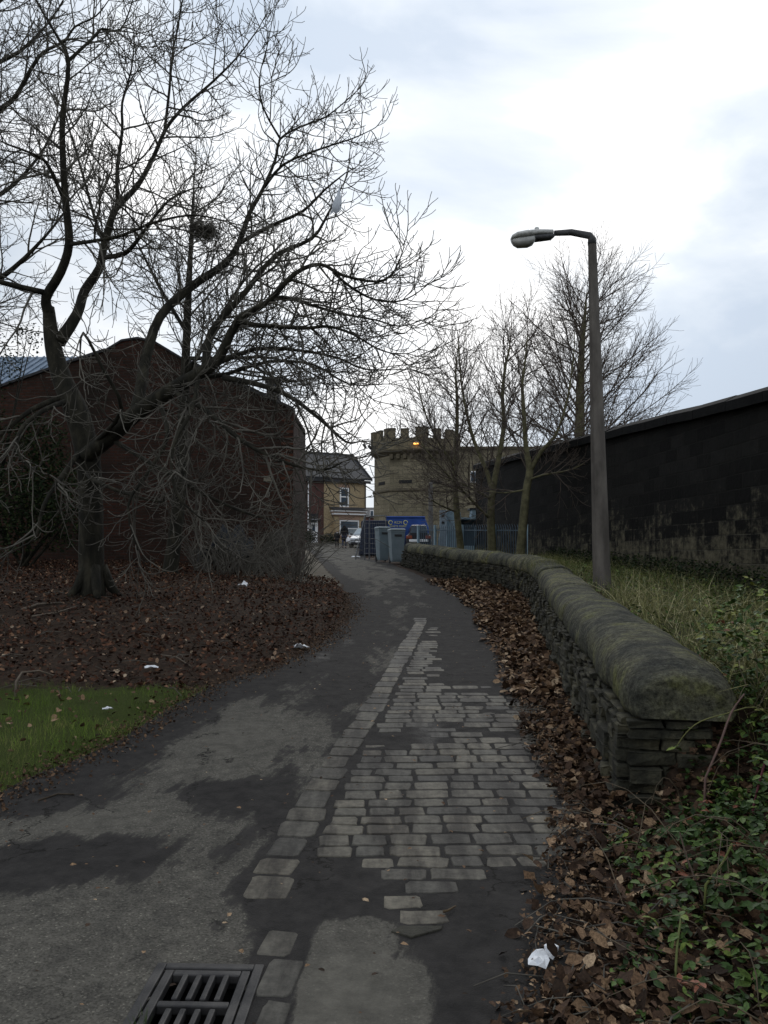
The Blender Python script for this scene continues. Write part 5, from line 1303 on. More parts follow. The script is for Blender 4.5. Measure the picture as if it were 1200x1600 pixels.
# ---------------------------------------------------------------- bare trees
def rot_away(t, ang, az):
    u = t.orthogonal().normalized(); w = t.cross(u)
    return (t * math.cos(ang) + (u * math.cos(az) + w * math.sin(az)) * math.sin(ang)).normalized()
class Tree:
    def __init__(s, levels, seed, lean=(0, 0, 0)):
        s.L = levels; s.tb = Tubes(); s.r = random.Random(seed); s.lean = Vector(lean); s.stop = None
    def branch(s, p, d, L, r, lvl, bias=0.0):
        P = s.L[lvl]; n = P['n']; pts = [p.copy()]; rs = [r]; d = d.copy(); R = s.r; w = P['wob']; step = L / n
        rt = P.get('rtip', .45)
        dr, up = P.get('droop', 0), P.get('up', 0)
        for i in range(n):
            u = (i + 1) / n
            d = d + Vector((R.gauss(0, w), R.gauss(0, w), R.gauss(0, w) + (up * u * u - (dr + bias) * (1 - u)) )) + s.lean * .5
            d.normalize(); p = p + d * step; pts.append(p.copy()); rs.append(max(P['rmin'], r * (1 - u * (1 - rt))))
        s.tb.add(pts, rs, P['sides'])
        if lvl + 1 < len(s.L): s.spawn(pts, rs, lvl + 1, bias=bias * .7)
    def spawn(s, pts, rs, lvl, t0=None, dens=1.0, lens=1.0, bias=0.0, tip=True):
        P = s.L[lvl]; R = s.r
        cum = [0.0]
        for a, b in zip(pts[:-1], pts[1:]): cum.append(cum[-1] + (b - a).length)
        T = cum[-1]; t0 = P['t0'] if t0 is None else t0
        n = max(1, int(T * (1 - t0) * P['dens'] * dens + R.random())); az = R.random() * 6.28; k = 0
        for q in range(n):
            t = t0 + (1 - t0) * (q + R.random()) / n; g = t * T
            while k < len(cum) - 2 and cum[k + 1] < g: k += 1
            f = (g - cum[k]) / max(1e-6, cum[k + 1] - cum[k]); f = min(max(f, 0), 1)
            p = pts[k].lerp(pts[k + 1], f); tg = (pts[k + 1] - pts[k]).normalized(); r = rs[k] + (rs[k + 1] - rs[k]) * f
            az += 2.4 + R.uniform(-.5, .5)
            d = rot_away(tg, math.radians(R.uniform(*P['ang'])), az)
            if P.get('upb'): d = (d + Vector((0, 0, P['upb']))).normalized()
            L = P['len'] * lens * (1 - P.get('tap', .5) * t) * R.uniform(.6, 1.25)
            s.branch(p, d, L, min(r * .72, P['rmax'] * (.7 + .5 * R.random())), lvl, bias)
        if tip: s.branch(pts[-1], (pts[-1] - pts[-2]).normalized(), P['len'] * lens * (.6 if lvl > 1 else .28), min(rs[-1], P['rmax']), lvl, bias)
def px_path(lst, sub=3):
    """smooth a traced limb: [(px,py,d,r)...] -> points, radii"""
    P = [at(a, b, c) for a, b, c, r in lst]; Rr = [q[3] for q in lst]; pts = []; rs = []; n = len(P)
    for i in range(n - 1):
        p0, p1, p2, p3 = P[max(i - 1, 0)], P[i], P[i + 1], P[min(i + 2, n - 1)]
        for k in range(sub):
            t = k / sub
            pts.append(.5 * ((2 * p1) + (p2 - p0) * t + (2 * p0 - 5 * p1 + 4 * p2 - p3) * t * t + (3 * p1 - p0 - 3 * p2 + p3) * t ** 3)); rs.append(Rr[i] + (Rr[i + 1] - Rr[i]) * t)
    return pts + [P[-1]], rs + [Rr[-1]]
M_bark = noise_mat("tree_bark", (.009, .0085, .006), (.042, .038, .026), (.019, .0175, .012), scale=7, rough=.95, bump=.9, bscale=38, dist=.02, stretch=(1, 1, .45))
M_twig = noise_mat("twig_bark", (.034, .030, .025), (.14, .13, .108), scale=1.6, rough=.85, bump=.0)
M_bark2 = noise_mat("young_bark", (.06, .056, .030), (.15, .14, .075), (.10, .092, .05), scale=6, rough=.9, bump=.4, bscale=50, dist=.008)
M_twig2 = noise_mat("young_twig", (.05, .038, .032), (.12, .095, .075), scale=3, rough=.85, bump=0)

def big_tree():
    lv = [None,
          dict(n=8, wob=.10, dens=5.4, t0=.15, ang=(32, 68), len=1.75, rmax=.018, rmin=.0075, sides=5, droop=.10, up=.22, tap=.72),
          dict(n=6, wob=.13, dens=5.8, t0=.10, ang=(35, 65), len=.72, rmax=.010, rmin=.0058, sides=4, droop=.04, up=.20, tap=.45),
          dict(n=4, wob=.14, dens=8.5, t0=.12, ang=(35, 60), len=.27, rmax=.0068, rmin=.005, sides=3, up=.25, tap=.3, rtip=.8)]
    tr = Tree(lv, 5)
    D = 13.0; base = at(145, 958, D)
    T = thing("bare_tree", (base.x, base.y, gzs(base.x, base.y)), "large spreading bare tree with drooping tangled branches on the leaf-covered bank", "tree")
    limbs = []
    def limb(lst, name="limb", r=None): 
        pts, rs = px_path(lst); rs = [q * (.76 if name == 'trunk' else .76) for q in rs]; m = MB(); m.path(pts, rs, 10 if name == "trunk" else 8); o = m.build(name, M_bark, T, flat=False); return pts, rs
    trunk = [(145, 985, D, .40), (145, 955, D, .31), (143, 900, D, .26), (142, 800, D, .245), (138, 720, D, .245), (122, 650, D, .25), (100, 600, D, .21), (86, 555, D, .18), (79, 515, D, .15), (76, 480, D, .115)]
    limb(trunk, "trunk")
    # roots flaring into the soil
    m = MB()
    for a in (.3, 1.6, 2.7, 3.9, 5.2):
        q = Vector((base.x, base.y, gzs(base.x, base.y)))
        m.path([q + Vector((math.cos(a) * .12, math.sin(a) * .12, .45)), q + Vector((math.cos(a) * .27, math.sin(a) * .25, .10)), q + Vector((math.cos(a) * .42, math.sin(a) * .42, -.05))], [.08, .075, .04], 7)
    m.build("root", M_bark, T, flat=False)
    A = lambda *p: list(p)
    spec = [   # traced limbs: (points, child density, child length, droop)
     ([(77, 490, D, .13), (72, 465, 12.9, .10), (95, 425, 12.7, .09), (108, 380, 12.6, .085), (103, 320, 12.5, .072), (98, 240, 12.4, .062), (98, 180, 12.3, .055), (107, 95, 12.2, .04), (85, 50, 12.1, .025), (58, 2, 12.0, .018), (50, -40, 12, .012)], .8, 1, -.03),
     ([(107, 95, 12.2, .035), (150, 55, 12.4, .026), (160, 45, 12.5, .022), (188, 46, 12.5, .018), (205, 8, 12.6, .013), (215, -40, 12.6, .01)], 1, .8, -.03),
     ([(108, 382, 12.6, .045), (150, 376, 12.2, .035), (190, 368, 12.0, .03), (240, 348, 11.8, .025), (300, 336, 11.6, .018), (350, 345, 11.5, .012)], 1, .8, .03),
     ([(72, 458, 12.9, .07), (40, 450, 12.6, .055), (0, 440, 12.4, .045), (-70, 418, 12.2, .03)], .9, 1, .02),
     ([(98, 307, 12.5, .045), (73, 255, 12.2, .035), (50, 240, 12.0, .025), (10, 225, 11.8, .018)], 1, .8, 0),
     ([(92, 535, D, .14), (120, 492, 13.2, .115), (132, 455, 13.4, .105), (155, 420, 13.5, .095), (163, 380, 13.6, .085), (175, 340, 13.6, .078), (186, 320, 13.7, .07), (215, 290, 13.8, .06), (240, 245, 13.9, .05), (260, 200, 14, .042), (290, 165, 14.1, .034), (330, 130, 14.2, .028), (370, 90, 14.2, .02), (400, 50, 14.3, .014)], .9, 1, -.02),
     ([(184, 322, 13.7, .05), (183, 265, 13.5, .042), (191, 205, 13.4, .034), (191, 160, 13.3, .026), (205, 110, 13.2, .018), (210, 60, 13.2, .012)], 1, .8, -.03),
     ([(257, 205, 14, .036), (265, 137, 14.1, .03), (268, 92, 14.2, .024), (282, 20, 14.3, .018), (290, -40, 14.3, .012)], 1, .8, -.03),
     ([(160, 372, 13.6, .04), (147, 337, 13.9, .034), (130, 275, 14.1, .028), (110, 207, 14.3, .02), (95, 150, 14.3, .012)], 1, .8, -.02),
     ([(165, 402, 13.5, .06), (195, 396, 13.0, .05), (215, 375, 12.8, .04), (237, 345, 12.7, .032), (265, 312, 12.6, .025), (300, 295, 12.5, .016)], 1, 1, .0),
     ([(125, 720, D, .18), (175, 680, 12.5, .165), (210, 648, 12.2, .16), (270, 608, 12.0, .145), (322, 577, 11.8, .12), (343, 558, 11.8, .10), (373, 500, 11.7, .075), (417, 473, 11.6, .056), (460, 428, 11.5, .045), (500, 413, 11.4, .036), (535, 430, 11.3, .03), (588, 440, 11.2, .022), (615, 425, 11.2, .016), (630, 390, 11.2, .010)], 1.3, .66, .06),
     ([(322, 577, 11.8, .09), (330, 520, 12.2, .08), (383, 457, 12.4, .06), (430, 400, 12.5, .046), (487, 373, 12.6, .035), (513, 333, 12.6, .026), (534, 292, 12.6, .014)], 1.2, .7, .0),
     ([(373, 500, 11.7, .055), (397, 507, 11.5, .042), (473, 513, 11.2, .034), (513, 510, 11.1, .028), (553, 523, 11.0, .021), (590, 545, 11, .015), (628, 556, 11, .009)], 1.3, .62, .05),
     ([(395, 483, 11.6, .045), (440, 464, 11.9, .036), (487, 477, 12, .03), (533, 490, 12.1, .024), (587, 500, 12.2, .018), (625, 510, 12.2, .013), (660, 500, 12.2, .008)], 1.3, .6, .04),
     ([(520, 425, 11.35, .03), (550, 450, 11.5, .026), (585, 468, 11.6, .02), (620, 471, 11.7, .016), (645, 462, 11.7, .012), (668, 445, 11.7, .008)], 1.3, .5, .03),
     ([(212, 645, 12.2, .125), (221, 600, 12.5, .115), (228, 560, 12.7, .112), (250, 495, 13, .10), (300, 447, 13.3, .09), (350, 413, 13.5, .08), (373, 380, 13.6, .066), (390, 333, 13.7, .054), (410, 297, 13.8, .044), (430, 250, 13.9, .034), (438, 217, 13.9, .027), (470, 198, 14, .022), (505, 185, 14, .018), (532, 165, 14, .014), (558, 142, 14, .008)], 1.25, .62, .0),
     ([(438, 217, 13.9, .025), (412, 170, 13.7, .02), (405, 125, 13.6, .015), (418, 70, 13.6, .01), (425, 35, 13.6, .008)], 1, .55, -.03),
     ([(413, 293, 13.8, .035), (443, 257, 13.5, .028), (500, 233, 13.3, .022), (552, 216, 13.2, .014), (580, 203, 13.2, .008)], 1.3, .42, .0),
     ([(370, 382, 13.6, .05), (423, 353, 13.2, .04), (473, 330, 12.9, .03), (507, 297, 12.8, .022), (540, 270, 12.7, .012)], 1.2, .6, .02),
     ([(350, 590, 11.8, .06), (400, 600, 11.4, .05), (450, 618, 11.1, .04), (500, 655, 10.9, .03), (540, 690, 10.8, .02), (560, 690, 10.8, .012)], 1.3, .9, .08),
     ([(270, 612, 12, .06), (320, 640, 11.4, .05), (380, 690, 11.0, .04), (440, 720, 10.8, .03), (500, 735, 10.6, .02), (535, 722, 10.6, .012)], 1.3, .9, .08),
     ([(300, 590, 11.9, .05), (352, 585, 12.4, .042), (420, 565, 12.8, .034), (490, 570, 13, .025), (545, 600, 13.1, .018), (600, 600, 13.1, .01)], 1.2, .9, .06),
     ([(330, 573, 11.8, .05), (400, 545, 12.4, .04), (470, 548, 12.6, .03), (530, 560, 12.7, .022), (570, 577, 12.7, .015), (640, 577, 12.7, .008)], 1.2, .85, .05),
     ([(180, 690, 12.5, .05), (230, 720, 12.0, .042), (300, 762, 11.5, .034), (375, 798, 11.2, .025), (425, 812, 11.1, .014)], .9, .8, .06),
     ([(110, 625, D, .06), (70, 640, 12.3, .05), (35, 668, 12.0, .04), (27, 700, 11.8, .03), (45, 730, 11.7, .022), (78, 742, 11.6, .012)], .8, .9, .06),
     ([(130, 700, D, .06), (100, 740, 12.4, .05), (68, 790, 12.0, .035), (55, 840, 11.8, .025), (20, 860, 11.7, .012)], .9, .8, .06),
     ([(135, 740, 12.9, .045), (150, 752, 12.2, .04), (200, 772, 11.8, .03), (255, 784, 11.6, .02), (270, 765, 11.6, .012)], .9, .8, .05),
     ([(100, 620, D, .07), (50, 640, 12.6, .055), (0, 680, 12.4, .04), (-60, 730, 12.2, .03)], 1, 1, .06),
     ([(245, 620, 12.1, .05), (262, 680, 11.6, .042), (230, 740, 11.3, .034), (200, 790, 11.1, .025), (215, 860, 11.1, .012)], 1, .9, .06),
     ([(310, 585, 11.85, .05), (300, 640, 11.3, .04), (270, 700, 11.0, .032), (275, 770, 10.8, .022), (320, 815, 10.7, .012)], 1, .9, .06),
     ([(150, 690, 12.6, .05), (190, 640, 11.8, .04), (160, 575, 11.4, .032), (130, 520, 11.2, .024), (125, 560, 11.0, .012)], .8, .8, .04),
    ]
    lv2 = [None,
          dict(n=10, wob=.10, dens=2.0, t0=.18, ang=(35, 75), len=1.5, rmax=.015, rmin=.0075, sides=5, droop=.15, up=.30, tap=.4, rtip=.6),
          dict(n=7, wob=.12, dens=2.8, t0=.2, ang=(35, 65), len=.6, rmax=.009, rmin=.0055, sides=4, droop=.08, up=.32, tap=.3, rtip=.7),
          dict(n=3, wob=.14, dens=1.6, t0=.3, ang=(35, 60), len=.16, rmax=.0075, rmin=.0055, sides=4, up=.3, tap=.3, rtip=.9)]
    tr2 = Tree(lv2, 8); tr2.tb = tr.tb
    for k_, (lst, dn, ln, bias) in enumerate(spec):
        pts, rs = limb(lst)
        low = k_ >= len(spec) - 9 or k_ in (len(spec) - 12, len(spec) - 13)
        if low: tr2.spawn(pts, rs, 1, t0=.12, dens=.66, lens=ln, bias=bias); dn *= .32
        tr.spawn(pts, rs, 1, t0=.12 if lst[0][3] < .1 else .25, dens=dn, lens=ln, bias=bias)
    tr.tb.build("crown", M_twig, T)
    return T
big_tree()

def bird_nest():
    c = at(318, 357, 13.3); t = Tubes(); R = random.Random(3)
    o = thing("bird_nest", c, "round bird nest of twigs high in the bare tree", "nest")
    for _ in range(700):
        a = R.uniform(0, 6.28); e = R.uniform(-1.2, .35); rr = R.uniform(.08, .26)
        p = c + Vector((math.cos(a) * math.cos(e) * rr * 1.15, math.sin(a) * math.cos(e) * rr * 1.15, math.sin(e) * rr * .75))
        d = Vector((-math.sin(a), math.cos(a), R.gauss(0, .35))) + Vector((R.gauss(0, .5), R.gauss(0, .5), 0)); d.normalize()
        L = R.uniform(.08, .22); t.add([p - d * L / 2, p + Vector((0, 0, R.gauss(0, .01))), p + d * L / 2], [.004] * 3, 3)
    t.build("twigs", M_twig, o)
    m = MB(); m.lathe(c, [(.02, -.07), (.06, -.06), (.09, -.01), (.09, .02), (.06, .015), (.02, -.02)], 12); m.build("nest_cup", noise_mat("nest_mud", (.02, .016, .012), (.05, .04, .03), scale=30, bump=.8), o)
bird_nest()
def caught_bag():
    c = at(528, 318, 12.4); m = MB()
    m.path([c + Vector((.03, 0, .27)), c + Vector((.01, 0, .18)), c + Vector((.02, .01, .1)), c + Vector((-.02, 0, -.03)), c + Vector((-.03, 0, -.11)), c + Vector((-.05, 0, -.15))], [.006, .018, .045, .085, .07, .015], 10)
    m.path([c + Vector((-.06, 0, -.08)), c + Vector((-.10, .01, -.13)), c + Vector((-.12, .01, -.18))], [.03, .02, .004], 6)
    pm = noise_mat("thin_white_plastic", (.62, .66, .72), (.8, .84, .88), scale=9, rough=.5, bump=.4, bscale=25); nt = pm.node_tree
    tl = nt.nodes.new("ShaderNodeBsdfTranslucent"); tl.inputs[0].default_value = (.85, .88, .93, 1); mxs = nt.nodes.new("ShaderNodeMixShader"); mxs.inputs[0].default_value = .65
    nt.links.new(nt.nodes["Principled BSDF"].outputs[0], mxs.inputs[1]); nt.links.new(tl.outputs[0], mxs.inputs[2]); nt.links.new(mxs.outputs[0], nt.nodes["Material Output"].inputs['Surface'])
    o = m.build("plastic_bag", pm, None, flat=False, subsurf=1)
    tag(o, "white plastic bag snagged among the bare tree's upper branches", "bag")
caught_bag()

def simple_tree(name, label, trunk, limbs, lv, seed, dens=1, lens=1, t0=.3, group=None, mats=None, lean=(0, 0, 0)):
    tr = Tree(lv, seed, lean); b = at(*trunk[0][:3])
    T = thing(name, (b.x, b.y, gzs(b.x, b.y)), label, "tree", group)
    mb_, mt_ = mats or (M_bark, M_twig)
    pts, rs = px_path(trunk); z = gzs(b.x, b.y) - .1
    if pts[0].z > z: pts.insert(0, Vector((b.x, b.y, z))); rs.insert(0, rs[0] * 1.12)
    MB().path(pts, rs, 9).build("trunk", mb_, T, flat=False)
    tr.spawn(pts, rs, 1, t0=t0, dens=dens, lens=lens)
    for l in limbs:
        p, r = px_path(l); MB().path(p, r, 6).build("limb", mb_, T, flat=False); tr.spawn(p, r, 1, t0=.15, dens=dens, lens=lens * .6)
    tr.tb.build("crown", mt_, T)
LVY = [None,
       dict(n=8, wob=.055, dens=5.2, t0=.3, ang=(28, 58), len=2.9, rmax=.024, rmin=.008, sides=4, up=.10, tap=.62),
       dict(n=5, wob=.09, dens=5.6, t0=.1, ang=(25, 52), len=1.05, rmax=.011, rmin=.006, sides=3, up=.14, tap=.45),
       dict(n=3, wob=.10, dens=5.6, t0=.12, ang=(25, 50), len=.42, rmax=.0075, rmin=.005, sides=3, up=.14, tap=.3, rtip=.8)]
M2 = (M_bark2, M_twig2)
simple_tree("young_tree", "young bare tree with forked mossy trunk, nearest the dark boundary wall",
    [(812, 882, 24, .16), (813, 868, 24, .14), (822, 770, 24, .115), (828, 735, 24, .11), (822, 700, 24, .075), (819, 650, 24, .06), (816, 600, 24, .045), (820, 570, 24, .03), (824, 525, 24, .014)],
    [[(828, 737, 24, .08), (845, 706, 23.8, .06), (868, 680, 23.6, .045), (885, 630, 23.5, .032), (895, 570, 23.4, .018), (898, 520, 23.4, .01)],
     [(825, 750, 24, .03), (850, 742, 23.6, .028), (895, 733, 23, .02), (930, 712, 22.7, .012)],
     [(822, 765, 24, .03), (790, 770, 23.8, .02), (760, 768, 23.6, .012)]], LVY, 11, .9, .85, .34, "young trees behind the railings", M2)
simple_tree("young_tree", "young bare tree with a low fork, middle of three by the railings",
    [(769, 875, 27, .17), (769, 860, 27, .15), (767, 800, 27, .125), (772, 755, 27, .10), (787, 670, 27, .075), (785, 620, 27, .06), (790, 570, 27, .045), (796, 545, 27, .03), (799, 510, 27, .012)],
    [[(771, 775, 27, .09), (760, 735, 27.3, .075), (741, 690, 27.6, .06), (728, 640, 27.8, .045), (720, 590, 28, .03), (716, 530, 28, .014)],
     [(767, 812, 27, .045), (745, 790, 26.6, .04), (705, 748, 26.2, .032), (668, 706, 26, .022), (642, 668, 25.8, .012)],
     [(768, 780, 27, .05), (740, 765, 26.4, .035), (712, 752, 26, .022), (690, 748, 25.8, .012)]], LVY, 12, .95, 1.0, .36, "young trees behind the railings", M2)
simple_tree("young_tree", "young bare tree with straight leader before the blue-grey machine",
    [(720, 870, 29.5, .15), (720, 857, 29.5, .13), (713, 790, 29.5, .11), (711, 730, 29.5, .09), (714, 670, 29.5, .072), (714, 620, 29.5, .055), (712, 580, 29.5, .035), (716, 540, 29.5, .012)],
    [[(713, 800, 29.5, .04), (690, 790, 29, .03), (672, 780, 28.6, .018)],
     [(711, 730, 29.5, .05), (685, 690, 29.2, .04), (662, 640, 29, .025), (652, 590, 29, .012)]], LVY, 13, .95, .95, .34, "young trees behind the railings", M2)
LVB = [None,
       dict(n=9, wob=.05, dens=6.4, t0=.22, ang=(32, 66), len=6.0, rmax=.048, rmin=.011, sides=4, up=.06, tap=.66),
       dict(n=6, wob=.08, dens=3.4, t0=.12, ang=(25, 48), len=2.0, rmax=.018, rmin=.008, sides=3, up=.10, tap=.5),
       dict(n=4, wob=.09, dens=5.0, t0=.1, ang=(25, 48), len=.8, rmax=.010, rmin=.007, sides=3, up=.1, tap=.3, rtip=.8)]
simple_tree("mature_tree", "broad bare tree rising behind the black boundary wall", [(905, 880, 42, .42), (905, 760, 42, .34), (906, 680, 42, .27), (907, 600, 42, .21), (910, 530, 42, .14), (914, 490, 42, .08), (917, 455, 42, .02)],
    [], LVB, 21, 1.0, 1.16, .22, None, M2)
LVL = [None,
       dict(n=8, wob=.07, dens=4.2, t0=.25, ang=(35, 60), len=2.4, rmax=.02, rmin=.008, sides=4, up=.06, tap=.5),
       dict(n=5, wob=.10, dens=5.0, t0=.12, ang=(30, 60), len=.9, rmax=.011, rmin=.006, sides=3, up=.08, tap=.4),
       dict(n=3, wob=.12, dens=5.0, t0=.2, ang=(30, 60), len=.38, rmax=.008, rmin=.0055, sides=3, up=.1, tap=.3, rtip=.8)]
simple_tree("slender_tree", "slim dark bare tree standing close to the brick gable behind the large tree",
    [(262, 915, 18, .20), (266, 890, 18, .17), (280, 780, 18, .14), (287, 640, 18, .115), (291, 540, 18, .09), (295, 450, 18, .07), (299, 370, 18, .045), (303, 290, 18, .018)],
    [[(289, 590, 18, .06), (330, 520, 17.6, .045), (380, 440, 17.4, .03), (430, 390, 17.3, .014)], [(292, 520, 18, .05), (250, 450, 18.3, .04), (215, 380, 18.5, .02)], [(290, 560, 18, .05), (350, 560, 17.4, .04), (430, 560, 17, .025), (500, 590, 16.8, .012)]], LVL, 31, 1.25, 1.0, .32)
simple_tree("bare_tree", "bare tree leaning in from beyond the left frame edge with fine rising twigs",
    [(-150, 900, 17, .25), (-140, 700, 17, .22), (-120, 500, 17, .19), (-105, 300, 17, .15), (-90, 100, 17, .10), (-80, -80, 17, .05)],
    [[(-120, 520, 17, .09), (-50, 470, 16.6, .07), (20, 420, 16.3, .05), (70, 370, 16.2, .03), (110, 320, 16.1, .014)],
     [(-110, 350, 17, .09), (-40, 220, 16.7, .07), (0, 172, 16.5, .055), (25, 150, 16.5, .045), (62, 87, 16.4, .035), (100, 65, 16.4, .028), (117, 42, 16.4, .022), (150, 25, 16.4, .016), (170, 0, 16.4, .01)],
     [(-115, 420, 17, .08), (-40, 330, 17.3, .06), (20, 290, 17.5, .04), (70, 230, 17.6, .025), (100, 160, 17.7, .012)],
     [(-100, 250, 17, .08), (-30, 120, 17, .05), (32, 80, 17, .035), (80, 30, 17, .02), (110, -20, 17, .012)],
     [(-95, 150, 17, .07), (-20, 20, 17, .04), (40, -20, 17, .02)]], LVL, 41, 1.1, 1.15, .2)

# ---------------------------------------------------------------- leaves, grass and undergrowth
LEAF_Q = ([(0, 0, 0), (.26, .28, .06), (.22, .66, .05), (0, 1, -.04), (-.22, .66, .05), (-.26, .28, .06)], [(0, 1, 2, 3), (0, 3, 4, 5)])
def lobed(seed):
    r = np.random.default_rng(seed); rad = np.array([.3, .62, .55, .85, .62, 1.0, .62, .85, .55, .62]) * r.uniform(.85, 1.15, 10); a = np.linspace(-math.pi / 2, 1.5 * math.pi, 11)[:-1]
    v = [(0, 0, 0)] + [(q * math.cos(t), q * math.sin(t), .42 * q * q * r.uniform(-.4, 1.5)) for k, (q, t) in enumerate(zip(rad, a))]
    return v, [(0, 1 + i, 1 + (i + 1) % 10) for i in range(10)]
CURL = ([(0, 0, .0), (.3, .3, .12), (.25, .75, .16), (0, 1, .08), (-.28, .7, .10), (-.3, .3, .2)], [(0, 1, 2, 3), (0, 3, 4, 5)])
BLADE = ([(-.012, 0, 0), (.012, 0, 0), (.010, .12, .5), (-.010, .12, .5), (.0, .42, .95), (.003, .42, .95)], [(0, 1, 2, 3), (3, 2, 5, 4)])
M_dead = tint_mat("dead_leaf", [(0, (.024, .015, .010)), (.32, (.066, .039, .025)), (.65, (.14, .085, .050)), (.88, (.26, .17, .10)), (1, (.40, .30, .2))], rough=.8, spec=.15)
M_deadred = tint_mat("dead_leaf_red", [(0, (.017, .010, .008)), (.35, (.060, .028, .018)), (.72, (.118, .056, .034)), (.92, (.20, .115, .07)), (1, (.36, .28, .2))], rough=.85, spec=.1)
M_grass = tint_mat("grass_blade", [(0, (.05, .08, .012)), (.4, (.11, .19, .022)), (.75, (.17, .26, .035)), (1, (.30, .28, .11))], rough=.7, spec=.15)
M_dry = tint_mat("dry_grass", [(0, (.05, .07, .018)), (.4, (.105, .12, .035)), (.78, (.22, .205, .09)), (1, (.42, .38, .23))], rough=.85, spec=.1)
M_bramble = tint_mat("bramble_leaf", [(0, (.015, .032, .008)), (.4, (.032, .066, .014)), (.75, (.066, .115, .022)), (.95, (.15, .19, .035)), (1, (.19, .07, .04))], rough=.6, spec=.2)
M_ivy = tint_mat("ivy_leaf", [(0, (.010, .017, .008)), (.6, (.02, .034, .013)), (1, (.05, .06, .02))], rough=.75, spec=.12)
def U(a, b, n): return rng.uniform(a, b, n)
# dead leaves on the left bank
n = 62000
X = U(-13, -.2, n); Y = 7.0 + 16 * U(0, 1, n) ** 1.25
edge = xl(Y) - .12 + .3 * (fbm(Y * 1.3, Y * 0, 51) - .5); dens = fbm(X * .9, Y * .9, 52, 3)
keep = (X < edge) & (U(0, 1, n) < .35 + 1.1 * dens) & ((Y > 7.9 + .9 * (fbm(X * 1.2, X * 0, 53) - .5)) | (U(0, 1, n) < .05)) & (Y < 21.7)
keep &= (X < -1.9) | (Y < 21) 
X, Y = X[keep], Y[keep]; n = len(X)
pos = np.stack([X, Y, gz(X, Y) + U(.004, .05, n)], -1)
s1 = join_scatter([scatter_mesh(*CURL, pos, U(0, 6.3, n), rng.normal(0, .55, n), rng.normal(0, .55, n), U(.14, .27, n) ** 2, np.clip(U(0, 1, n) ** 1.5, 0, 1))])
tag(mesh_np("leaf_litter", s1[0], s1[1], M_deadred, None, False, dict(tint=s1[2])), "dark red-brown dead leaves carpeting the bank under the trees", "dead leaves", kind="stuff")
# dead leaves drifted against the low wall
n = 30000
Y = 2.2 + 19 * U(0, 1, n) ** 1.3; wx = np.where(Y > 4.7, xw(Y) - .30, 1.9); q = U(0, 1, n)
X = (xr(Y) - .22) + (wx - xr(Y) + .34) * q ** .8
dl = fbm(X * 2.2, Y * 2.2, 55, 3)
keep = (U(0, 1, n) < smooth(-.25, .25, X - xr(Y) + .35 * (dl - .5)) * (.5 + dl))
X, Y = X[keep], Y[keep]; n = len(X)
heap = .06 * smooth(.3, .0, np.where(Y > 4.7, xw(Y) - .24, 9) - X)
pos = np.stack([X, Y, gz(X, Y) + U(.004, .05, n) + heap], -1)
near = Y < 7.5; parts = []
k = np.where(~near)[0]; parts.append(scatter_mesh(*CURL, pos[k], U(0, 6.3, len(k)), rng.normal(0, .4, len(k)), rng.normal(0, .4, len(k)), U(.05, .11, len(k)), U(0, 1, len(k))))
s2 = join_scatter(parts)
tag(mesh_np("leaf_litter", s2[0], s2[1], M_dead, None, False, dict(tint=s2[2])), "brown dead leaves drifted along the foot of the low wall further up", "dead leaves", kind="stuff")
parts = []; k = np.where(near)[0]
q = k[0::2]; parts.append(scatter_mesh(*CURL, pos[q], U(0, 6.3, len(q)), rng.normal(0, .5, len(q)), rng.normal(0, .5, len(q)), U(.03, .085, len(q)), U(0, 1, len(q)) ** 1.7)); parts[0] = (parts[0][0], np.concatenate([parts[0][1][:, [0, 1, 2]], parts[0][1][:, [0, 2, 3]]]), parts[0][2])
for sd in range(6):
    q = k[1::2][sd::6]; parts.append(scatter_mesh(*lobed(sd), pos[q], U(0, 6.3, len(q)), rng.normal(0, .5, len(q)), rng.normal(0, .5, len(q)), U(.12, .22, len(q)) ** 2, U(0, 1, len(q)) ** 1.7))
s3 = join_scatter(parts)
tag(mesh_np("leaf_litter", s3[0], s3[1], M_dead, None, True, dict(tint=s3[2])), "lobed brown dead leaves heaped at the near right lane edge", "dead leaves", kind="stuff")
# scattered leaf crumbs on the lane itself
n = 700; Y = 2.3 + 13 * U(0, 1, n) ** 1.3; X = xl(Y) + (xr(Y) - xl(Y)) * np.clip(rng.beta(.7, .7, n), 0, 1)
pos = np.stack([X, Y, lane_z(X, Y) + .022], -1); s4 = join_scatter([scatter_mesh(*CURL, pos, U(0, 6.3, n), rng.normal(0, .15, n), rng.normal(0, .15, n), U(.008, .035, n), U(0, 1, n))])
tag(mesh_np("leaf_crumbs", s4[0], s4[1], M_dead, None, False, dict(tint=s4[2])), "scattered leaf crumbs and grit on the lane surface", "debris", kind="stuff")
